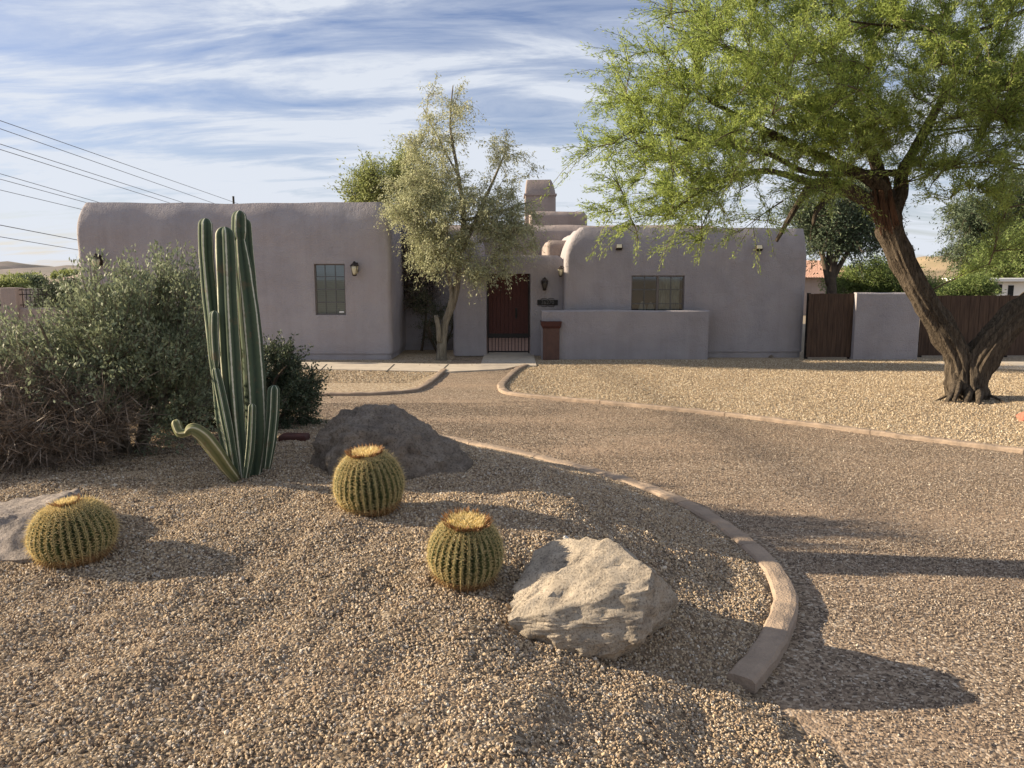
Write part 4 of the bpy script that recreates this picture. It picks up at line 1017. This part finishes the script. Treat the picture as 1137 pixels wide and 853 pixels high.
# ------------------------------------------------------------------ rocks
def boulder(name, label, pts, m, cat='boulder', sub=5, amp=.05, fr=3.0, fine=.012, group=None):
    c = sum(pts, Vector()) / len(pts); base = Vector((c.x, c.y, min(p.z for p in pts) + .05))
    bm = bmesh.new()
    for p in pts: bm.verts.new(p - base)
    r = bmesh.ops.convex_hull(bm, input=bm.verts[:])
    bmesh.ops.delete(bm, geom=list({g for g in r['geom_interior'] + r['geom_unused'] if isinstance(g, bmesh.types.BMVert)}), context='VERTS')
    bmesh.ops.triangulate(bm, faces=bm.faces[:])
    bmesh.ops.subdivide_edges(bm, edges=bm.edges[:], cuts=3, use_grid_fill=True, smooth=.1)
    bmesh.ops.triangulate(bm, faces=bm.faces[:])
    for _ in range(sub - 3): bmesh.ops.subdivide_edges(bm, edges=bm.edges[:], cuts=1, use_grid_fill=True)
    bmesh.ops.recalc_face_normals(bm, faces=bm.faces[:]); bm.normal_update()
    off = {}
    for v in bm.verts:
        q = v.co + base
        d = amp * noise.fractal(q * fr, .9, 2.1, 4) + fine * noise.fractal(q * 14, .8, 2, 4)
        cr = noise.noise(q * fr * .8 + Vector((5, 5, 5)))
        d -= amp * .4 * max(0, cr - .25)
        vo = noise.voronoi(q * fr * 1.1 + Vector((3, 1, 2)))[0]; d += amp * 1.3 * (min(.5, vo[1] - vo[0]) - .2) * -1 + amp * .5 * (noise.voronoi(q * 11)[0][0] - .4) * -1
        off[v] = v.normal * d
    for v, d in off.items(): v.co += d
    me = bpy.data.meshes.new(name); bm.to_mesh(me); bm.free(); me.materials.append(m); me.update(); me.shade_smooth()
    try: me.set_sharp_from_angle(angle=R(50))
    except Exception: pass
    o = bpy.data.objects.new(name, me); COL.objects.link(o); o.location = base
    return tag(o, label, cat, group)
D0 = hit(655, 724).y
bA = [P(565, 690, D0 + .02), P(567, 668, D0 + .16), P(600, 706, D0 - .03), P(655, 731, D0 - .07), P(694, 723, D0 - .08), P(708, 702, D0 - .08), P(714, 684, D0 - .07), P(723, 632, D0 + .10), P(720, 655, D0 - .02),
      P(752, 668, D0 + .40), P(738, 692, D0 + .30), P(700, 613, D0 + .36), P(680, 598, D0 + .38), P(640, 601, D0 + .52), P(610, 603, D0 + .60), P(594, 612, D0 + .56), P(574, 642, D0 + .36)]
low = [P(600, 700, D0 + .1) + Vector((0, 0, -.2)), P(655, 720, D0 + .1) + Vector((0, 0, -.15)), Vector((P(740, 690, D0 + .4).x, D0 + .6, .1)), Vector((P(600, 640, D0 + .8).x, D0 + .85, .3)), Vector((P(700, 640, D0 + .9).x, D0 + .9, .2))]
boulder('boulder', 'pale sunlit angular boulder at the front, right of the nearest barrel cactus', bA + low, M['rock_pale'], amp=.024, fr=5, sub=5, fine=.016)
D1 = hit(440, 536).y
bB = [P(349, 492, D1 + .5), P(358, 472, D1 + .6), P(378, 458, D1 + .7), P(405, 449, D1 + .8), P(440, 455, D1 + .8), P(470, 470, D1 + .7), P(505, 492, D1 + .6), P(522, 512, D1 + .5), P(515, 527, D1 + .25), P(450, 537, D1), P(375, 525, D1 + .05), P(395, 480, D1 + .2), P(450, 490, D1 + .15)]
low = [Vector((p.x, p.y + .1, .2)) for p in (bB[0], bB[9], bB[8], bB[7])] + [Vector((bB[3].x, D1 + 1.5, .25)), Vector((bB[5].x, D1 + 1.4, .25)), Vector((bB[3].x, D1 + 1.2, .7)), Vector((bB[0].x + .2, D1 + 1.2, .4))]
boulder('boulder', 'wide dark grey boulder behind the middle barrel cactus', bB + low, M['rock_grey'], amp=.06, fr=2.6, sub=5, fine=.028)
D2 = hit(60, 622).y
bC = [P(-70, 575, D2 + .4), P(-40, 566, D2 + .6), P(0, 559, D2 + .6), P(40, 551, D2 + .7), P(85, 545, D2 + .75), P(98, 560, D2 + .6), P(100, 585, D2 + .4), P(75, 615, D2 + .05), P(20, 622, D2), P(-60, 622, D2 + .05), P(0, 575, D2 + .25), P(60, 560, D2 + .35)]
low = [Vector((p.x, p.y + .1, .15)) for p in (bC[0], bC[9], bC[8], bC[7], bC[6])] + [Vector((bC[0].x, D2 + 1.0, .25)), Vector((bC[4].x, D2 + 1.0, .25))]
boulder('boulder', 'low smooth grey boulder behind the left barrel cactus at the frame edge', bC + low, M['rock_lilac'], amp=.02, fr=2.5, sub=5)
def pebble(name, label, c, r, m, sq=(1, .8, .7), group=None):
    pts = []
    rr = random.Random(int(c.x * 1000) & 255)
    for k in range(14):
        d = Vector((rr.gauss(0, 1), rr.gauss(0, 1), rr.gauss(0, 1))).normalized(); pts.append(c + Vector((d.x * r * sq[0], d.y * r * sq[1], d.z * r * sq[2])))
    return boulder(name, label, pts, m, 'rock', 3, r * .12, 6, r * .04, group)
rr0 = G(1136, 468); pebble('rock', 'small red rock lying on the gravel at the right edge', rr0 + Vector((.08, 0, .08)), .19, M['rock_red'])
M['rock_white'] = rockmat('quartz', (.8, .8, .78), (.7, .7, .68), (.5, .5, .5), 8)
h_ = hit(629, 600); pebble('rock', 'tiny white stone behind the pale angular boulder', h_ + Vector((0, 0, .015)), .032, M['rock_white'])
h_ = hit(608, 604); 
# red edging block behind the tall cactus
e0 = hit(300, 494); e1 = hit(340, 494)
eb = MB(); eb.box(e0.x + .05, e1.x - .06, e0.y + .1, e0.y + .3, e0.z - .08, e0.z + .07)
tag(eb.build('edging_block', M['red_clay'], bevel=.02), 'dull red edging block behind the right foot of the tall cactus', 'block')
h_ = G(855, 397); pebble('rock', 'small dark stone against the foot of the right wing', h_ + Vector((0, -.05, .03)), .09, M['rock_grey'])

def litter(cx_, cy_, sx_, sy_, n_, z_, name='leaf_litter', label='dry leaves and twigs fallen on the gravel under the trees'):
    C_ = np.stack([cx_ + rng.normal(size=n_) * sx_, cy_ + rng.normal(size=n_) * sy_, np.full(n_, z_) + rng.random(n_) * .02], 1)
    D_ = rng.normal(size=(n_, 3)) * (1, 1, .12); D_ /= np.linalg.norm(D_, axis=1)[:, None]
    tag(quads_np(name, leaf_quads(C_, D_, .03 + .07 * rng.random(n_), np.full(n_, .012)), M['straw']), label, 'litter', None, 'stuff')
litter(8.0, 13.6, 1.8, 1.2, 900, .025)
litter(-1.9, 20.6, .8, .5, 260, .03, label='dry leaves fallen around the foot of the slender pale trunked tree')
# ------------------------------------------------------------------ barrel cacti
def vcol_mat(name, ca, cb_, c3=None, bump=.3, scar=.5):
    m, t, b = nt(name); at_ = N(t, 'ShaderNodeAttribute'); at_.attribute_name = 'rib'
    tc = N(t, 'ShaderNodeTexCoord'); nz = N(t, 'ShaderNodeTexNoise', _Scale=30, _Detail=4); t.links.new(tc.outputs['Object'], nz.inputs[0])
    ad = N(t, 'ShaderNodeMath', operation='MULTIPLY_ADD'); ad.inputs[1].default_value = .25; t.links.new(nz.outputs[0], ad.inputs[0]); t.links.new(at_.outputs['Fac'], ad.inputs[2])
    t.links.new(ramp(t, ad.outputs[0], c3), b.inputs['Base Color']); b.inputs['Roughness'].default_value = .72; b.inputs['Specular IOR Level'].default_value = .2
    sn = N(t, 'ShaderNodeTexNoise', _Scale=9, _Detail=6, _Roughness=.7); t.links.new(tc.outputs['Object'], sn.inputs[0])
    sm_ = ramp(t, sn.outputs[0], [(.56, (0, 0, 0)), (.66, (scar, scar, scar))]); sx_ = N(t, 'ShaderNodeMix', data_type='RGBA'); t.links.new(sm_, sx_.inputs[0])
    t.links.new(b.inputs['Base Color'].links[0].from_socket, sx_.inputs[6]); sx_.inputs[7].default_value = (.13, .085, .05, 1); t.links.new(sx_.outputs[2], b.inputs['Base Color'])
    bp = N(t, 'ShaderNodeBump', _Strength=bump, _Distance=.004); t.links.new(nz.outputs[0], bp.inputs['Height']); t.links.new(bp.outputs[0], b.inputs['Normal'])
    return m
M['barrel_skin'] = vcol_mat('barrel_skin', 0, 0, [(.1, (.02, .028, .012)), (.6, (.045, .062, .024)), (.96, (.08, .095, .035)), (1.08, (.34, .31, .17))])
M['spine'] = leafmat('barrel_spine', (.84, .72, .40), (.50, .37, .16), .35, 8, .5)
M['spine_old'] = leafmat('barrel_spine_old', (.38, .22, .10), (.20, .11, .05), .2, 8, .6)
M['wool'] = pbr('cactus_wool', (.72, .52, .14), (.52, .34, .08), 25, .95, .8, 60)
M['bloom'] = leafmat('dried_bloom', (.36, .20, .09), (.18, .10, .05), .25, 20, .7)
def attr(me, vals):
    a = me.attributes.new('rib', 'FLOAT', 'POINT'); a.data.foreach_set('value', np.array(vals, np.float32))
def barrel(label, cxp, basey, wpx, hpx, tilt=(0, 0), ribs=27, topf=.42, bl=330):
    g = hit(cxp, basey); Rr = wpx / 2 / F * (g.y * math.cos(PITCH) - (g.z - CH) * math.sin(PITCH)) * .90
    k_ = 1 + .6 * Rr / g.y; g.x *= k_; g.y *= k_; g.z = float(height(g.x, g.y)); Rr *= k_; Y = g.y
    Hh = hpx / wpx * 2 * Rr * 1.0
    root = empty('barrel_cactus', g, label, 'cactus', 'golden barrel cacti in the gravel bed')
    ns = ribs * 8; nr = 30; vs = []; rv = []; b = MB()
    RM = Matrix.Rotation(R(tilt[0]), 3, 'Y') @ Matrix.Rotation(R(tilt[1]), 3, 'X')
    def prof(u):       # u 0 bottom .. 1 top centre
        an = -math.pi / 2 * .8 + (math.pi / 2 * .8 + math.pi / 2) * u
        ca, sa = math.cos(an), math.sin(an)
        r = abs(ca) ** .86; z = abs(sa) * (1 if sa > 0 else -1)
        zz = Hh * (.42 + (.56 if sa > 0 else .5) * z)
        if u > .82: zz -= Hh * .06 * ((u - .82) / .18)
        taper = 1 if sa > 0 else 1 - .12 * abs(sa)
        return r * Rr * taper, zz
    def surf(u, th, dep):
        r, z = prof(u); return RM @ Vector((r * dep * math.cos(th), r * dep * math.sin(th), z - .03))
    for j in range(nr + 1):
        u = j / nr
        for i in range(ns):
            th = 2 * math.pi * i / ns; ph = (i % 8) / 8
            rib = abs(math.cos(math.pi * ph)) ** 1.6      # 1 on crest
            dep = .86 + .14 * rib
            p = surf(u, th, dep); vs.append(p); rv.append(rib * .86)
    n0 = 0; b.v = [v + g for v in vs]
    for j in range(nr):
        for i in range(ns):
            a = j * ns + i; c = j * ns + (i + 1) % ns; b.f.append((a, c, c + ns, a + ns))
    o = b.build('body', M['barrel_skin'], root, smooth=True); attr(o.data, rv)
    # spines
    def spines(name, us, cnt, ln, wd, m):
        Cs = []; Ds = []; Ls = []
        for k in range(ribs):
            th = 2 * math.pi * k / ribs
            for u in us:
                p = surf(u, th, 1.0); p2 = surf(min(1, u + .02), th, 1.0); tg = (p2 - p).normalized()
                out = (RM @ Vector((math.cos(th), math.sin(th), 0))); nrm = (out - tg * out.dot(tg))
                if nrm.length < .2 or u > .9: nrm = RM @ Vector((0, 0, 1))
                nrm.normalize(); sd = tg.cross(nrm)
                for q in range(cnt):
                    a = 2 * math.pi * q / (cnt - 1) + rng.random() * .5
                    if q == cnt - 1: d = nrm + tg * -.25
                    else: d = nrm * .38 + (tg * math.cos(a) + sd * math.sin(a))
                    Cs.append(p + g); Ds.append(d.normalized()); Ls.append(ln * (.7 + .6 * rng.random()) * (1.25 if q == cnt - 1 else 1))
        C = np.array(Cs); D = np.array(Ds); Lz = np.array(Ls)
        q1 = leaf_quads(C, D, Lz, np.full(len(C), wd)); rn = leaf_quads(C, D, Lz, np.full(len(C), wd))
        o = quads_np(name, np.concatenate([q1, rn]), m, root); tag(o, kind='stuff'); return o
    spines('spines', list(np.linspace(.2, .9, 24)), 8, Rr * .115, Rr * .012, M['spine'])
    spines('old_spines', list(np.linspace(.03, .27, 8)), 10, Rr * .16, Rr * .018, M['spine_old'])
    # crown of wool and dried blooms
    w_ = MB(); rc = Rr * topf; zt = prof(.95)[1]
    u0 = min(np.linspace(.6, 1, 60), key=lambda u: abs(prof(u)[0] - rc)); zt = prof(u0)[1]
    rings = 6; nn_ = 28
    for j in range(rings + 1):
        for i in range(nn_):
            a = 2 * math.pi * i / nn_; r_ = rc * (1 - j / rings * .96); z_ = zt + Rr * (.05 + .02 * math.sin(j)) - .03
            z_ += Rr * .03 * noise.noise(Vector((math.cos(a) * r_ * 30, math.sin(a) * r_ * 30, cxp)))
            w_.v.append(RM @ Vector((r_ * math.cos(a), r_ * math.sin(a), z_)) + g)
    for j in range(rings):
        for i in range(nn_): a = j * nn_ + i; c = j * nn_ + (i + 1) % nn_; w_.f.append((a, c, c + nn_, a + nn_))
    w_.build('wool_crown', M['wool'], root, smooth=True)
    Cs = []; Ds = []; Ls = []; Cy = []; Dy = []; Ly = []
    for k in range(bl):
        a = rng.random() * 6.283; r_ = rc * (.86 + .25 * rng.random())
        p = RM @ Vector((r_ * math.cos(a), r_ * math.sin(a), zt - .03 + Rr * .0)) + g
        d = (RM @ Vector((math.cos(a) * .75 + rng.normal() * .3, math.sin(a) * .75 + rng.normal() * .3, 1))).normalized()
        Cs.append(p); Ds.append(d); Ls.append(Rr * .21 * (.6 + .7 * rng.random()))
    for k in range(700):
        a = rng.random() * 6.283; r_ = rc * math.sqrt(rng.random()) * .95
        p = RM @ Vector((r_ * math.cos(a), r_ * math.sin(a), zt - .03 + Rr * .03)) + g
        d = (RM @ Vector((math.cos(a) * .5 + rng.normal() * .35, math.sin(a) * .5 + rng.normal() * .35, 1))).normalized()
        Cy.append(p); Dy.append(d); Ly.append(Rr * .13 * (.6 + .7 * rng.random()))
    o = quads_np('dried_blooms', leaf_quads(np.array(Cs), np.array(Ds), np.array(Ls), np.full(len(Cs), Rr * .05)), M['bloom'], root); tag(o, kind='stuff')
    o = quads_np('crown_spines', leaf_quads(np.array(Cy), np.array(Dy), np.array(Ly), np.full(len(Cy), Rr * .02)), M['spine'], root); tag(o, kind='stuff')
    return root
barrel('squat golden barrel cactus farthest left, beside the low grey boulder', 87, 628, 97, 77, (-5, 3), 34, .22, 60)
barrel('golden barrel cactus in front of the wide dark boulder, rimmed with orange dried blooms', 413, 572, 84, 80, (-4, 5), 32, .40, 190)
barrel('nearest golden barrel cactus with a bright yellow flat top, left of the pale boulder', 516, 655, 91, 85, (3, 8), 31, .52, 260)

# ------------------------------------------------------------------ columnar cactus
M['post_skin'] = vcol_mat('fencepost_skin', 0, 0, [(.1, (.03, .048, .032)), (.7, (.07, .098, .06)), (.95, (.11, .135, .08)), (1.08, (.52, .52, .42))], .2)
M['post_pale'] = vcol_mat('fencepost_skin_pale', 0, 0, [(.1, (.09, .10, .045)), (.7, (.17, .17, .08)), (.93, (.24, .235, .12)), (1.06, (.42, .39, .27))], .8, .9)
cb0 = hit(268, 531); CYD = cb0.y
cact = empty('fencepost_cactus', cb0, 'tall dark green columnar cactus clump with pale rib lines left of the dark boulder', 'cactus')
def column(pts, ribs=5, m='post_skin', name='stem', depth=.30, ph=0.0):
    """pts: (px,py,dY,width_px)"""
    P3 = [P(x, y, CYD + dy) for x, y, dy, w_ in pts]; Rd = [w_ / 2 / F * (CYD + dy) * 1.04 for x, y, dy, w_ in pts]
    sp_ = smooth_poly(P3, 9); rad = []
    for i in range(len(Rd) - 1):
        for k in range(9): rad.append(Rd[i] + (Rd[i + 1] - Rd[i]) * k / 9)
    rad.append(Rd[-1])
    # rounded tip
    tipd = (sp_[-1] - sp_[-2]).normalized(); tip = sp_[-1]; rt = rad[-1]
    for k in range(1, 7):
        a = math.pi / 2 * k / 6; sp_.append(tip + tipd * rt * .95 * math.sin(a)); rad.append(max(.004, rt * math.cos(a)))
    b = MB(); rv = []; per = 12; ns = ribs * per; prev = None; n = len(sp_)
    for i, p in enumerate(sp_):
        t_ = (sp_[min(i + 1, n - 1)] - sp_[max(i - 1, 0)]).normalized()
        if prev is None: u = t_.cross(Vector((0, 1, 0))).normalized()
        else: u = (prev - t_ * prev.dot(t_)).normalized()
        prev = u; w_ = t_.cross(u)
        for k in range(ns):
            a = 2 * math.pi * k / ns + ph; q = (k % per) / per
            rib = abs(math.cos(math.pi * q)); rr = rad[i] * (1 - depth * (1 - rib ** 1.3)) * (1 + .07 * noise.noise(Vector((p.z * 4, k * .01, pts[0][0]))))
            b.v.append(p + (u * math.cos(a) + w_ * math.sin(a)) * rr); rv.append(1.0 if k % per == 0 else (.80 if k % per in (1, per - 1) else rib * .62))
    for i in range(n - 1):
        for k in range(ns): a = i * ns + k; c = i * ns + (k + 1) % ns; b.f.append((a, c, c + ns, a + ns))
    b.f.append(tuple((n - 1) * ns + k for k in range(ns)))
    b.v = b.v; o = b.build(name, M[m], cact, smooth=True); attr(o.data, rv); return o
column([(262, 530, .02, 13), (250, 480, .02, 15), (243, 420, .02, 15), (236, 350, .05, 17), (230, 290, .05, 16), (228.5, 250, .05, 15)], ph=.3)
column([(268, 533, 0, 16), (262, 480, 0, 20), (257, 420, 0, 21), (253, 350, 0, 21), (251, 300, 0, 20), (249.5, 262, 0, 20)], ph=.75)
column([(281, 527, .12, 20), (285, 480, .12, 24), (283, 420, .14, 24), (277, 350, .15, 22), (271, 300, .15, 19), (267, 268, .15, 13)], ph=.1)
column([(267, 268, .15, 11), (266, 258, .15, 17), (266, 242, .15, 16)], ph=.2)
column([(286, 440, .25, 16), (280, 350, .28, 16), (275, 290, .28, 15), (272, 250, .28, 14)], ph=.5, ribs=5)
column([(274, 460, .2, 14), (268, 390, .22, 14), (264, 330, .2, 12)], ph=.5, ribs=5)
column([(262, 529, -.10, 9), (254, 480, -.10, 11), (244, 430, -.10, 11), (240, 412, -.10, 8)], ribs=5, ph=.5)
column([(240, 408, -.10, 5), (239.5, 395, -.10, 11), (238, 370, -.1, 11), (238, 350, -.10, 10)], ribs=5, ph=.2)
column([(273, 530, -.14, 7), (277, 505, -.15, 9), (279, 480, -.16, 9), (280, 452, -.16, 8)], ribs=5, ph=.7)
column([(296, 520, .05, 9), (300, 490, .05, 13), (303, 460, .05, 14), (304, 434, .05, 13)], ribs=6, ph=.4)
column([(262, 532, -.12, 11), (250, 517, -.2, 15), (238, 500, -.3, 18), (225, 484, -.38, 17), (214, 477, -.42, 14), (207, 481, -.42, 8), (200, 480, -.40, 11), (196, 471, -.38, 11)], ribs=5, m='post_pale', name='arm', depth=.15)

bpy.context.view_layer.update()
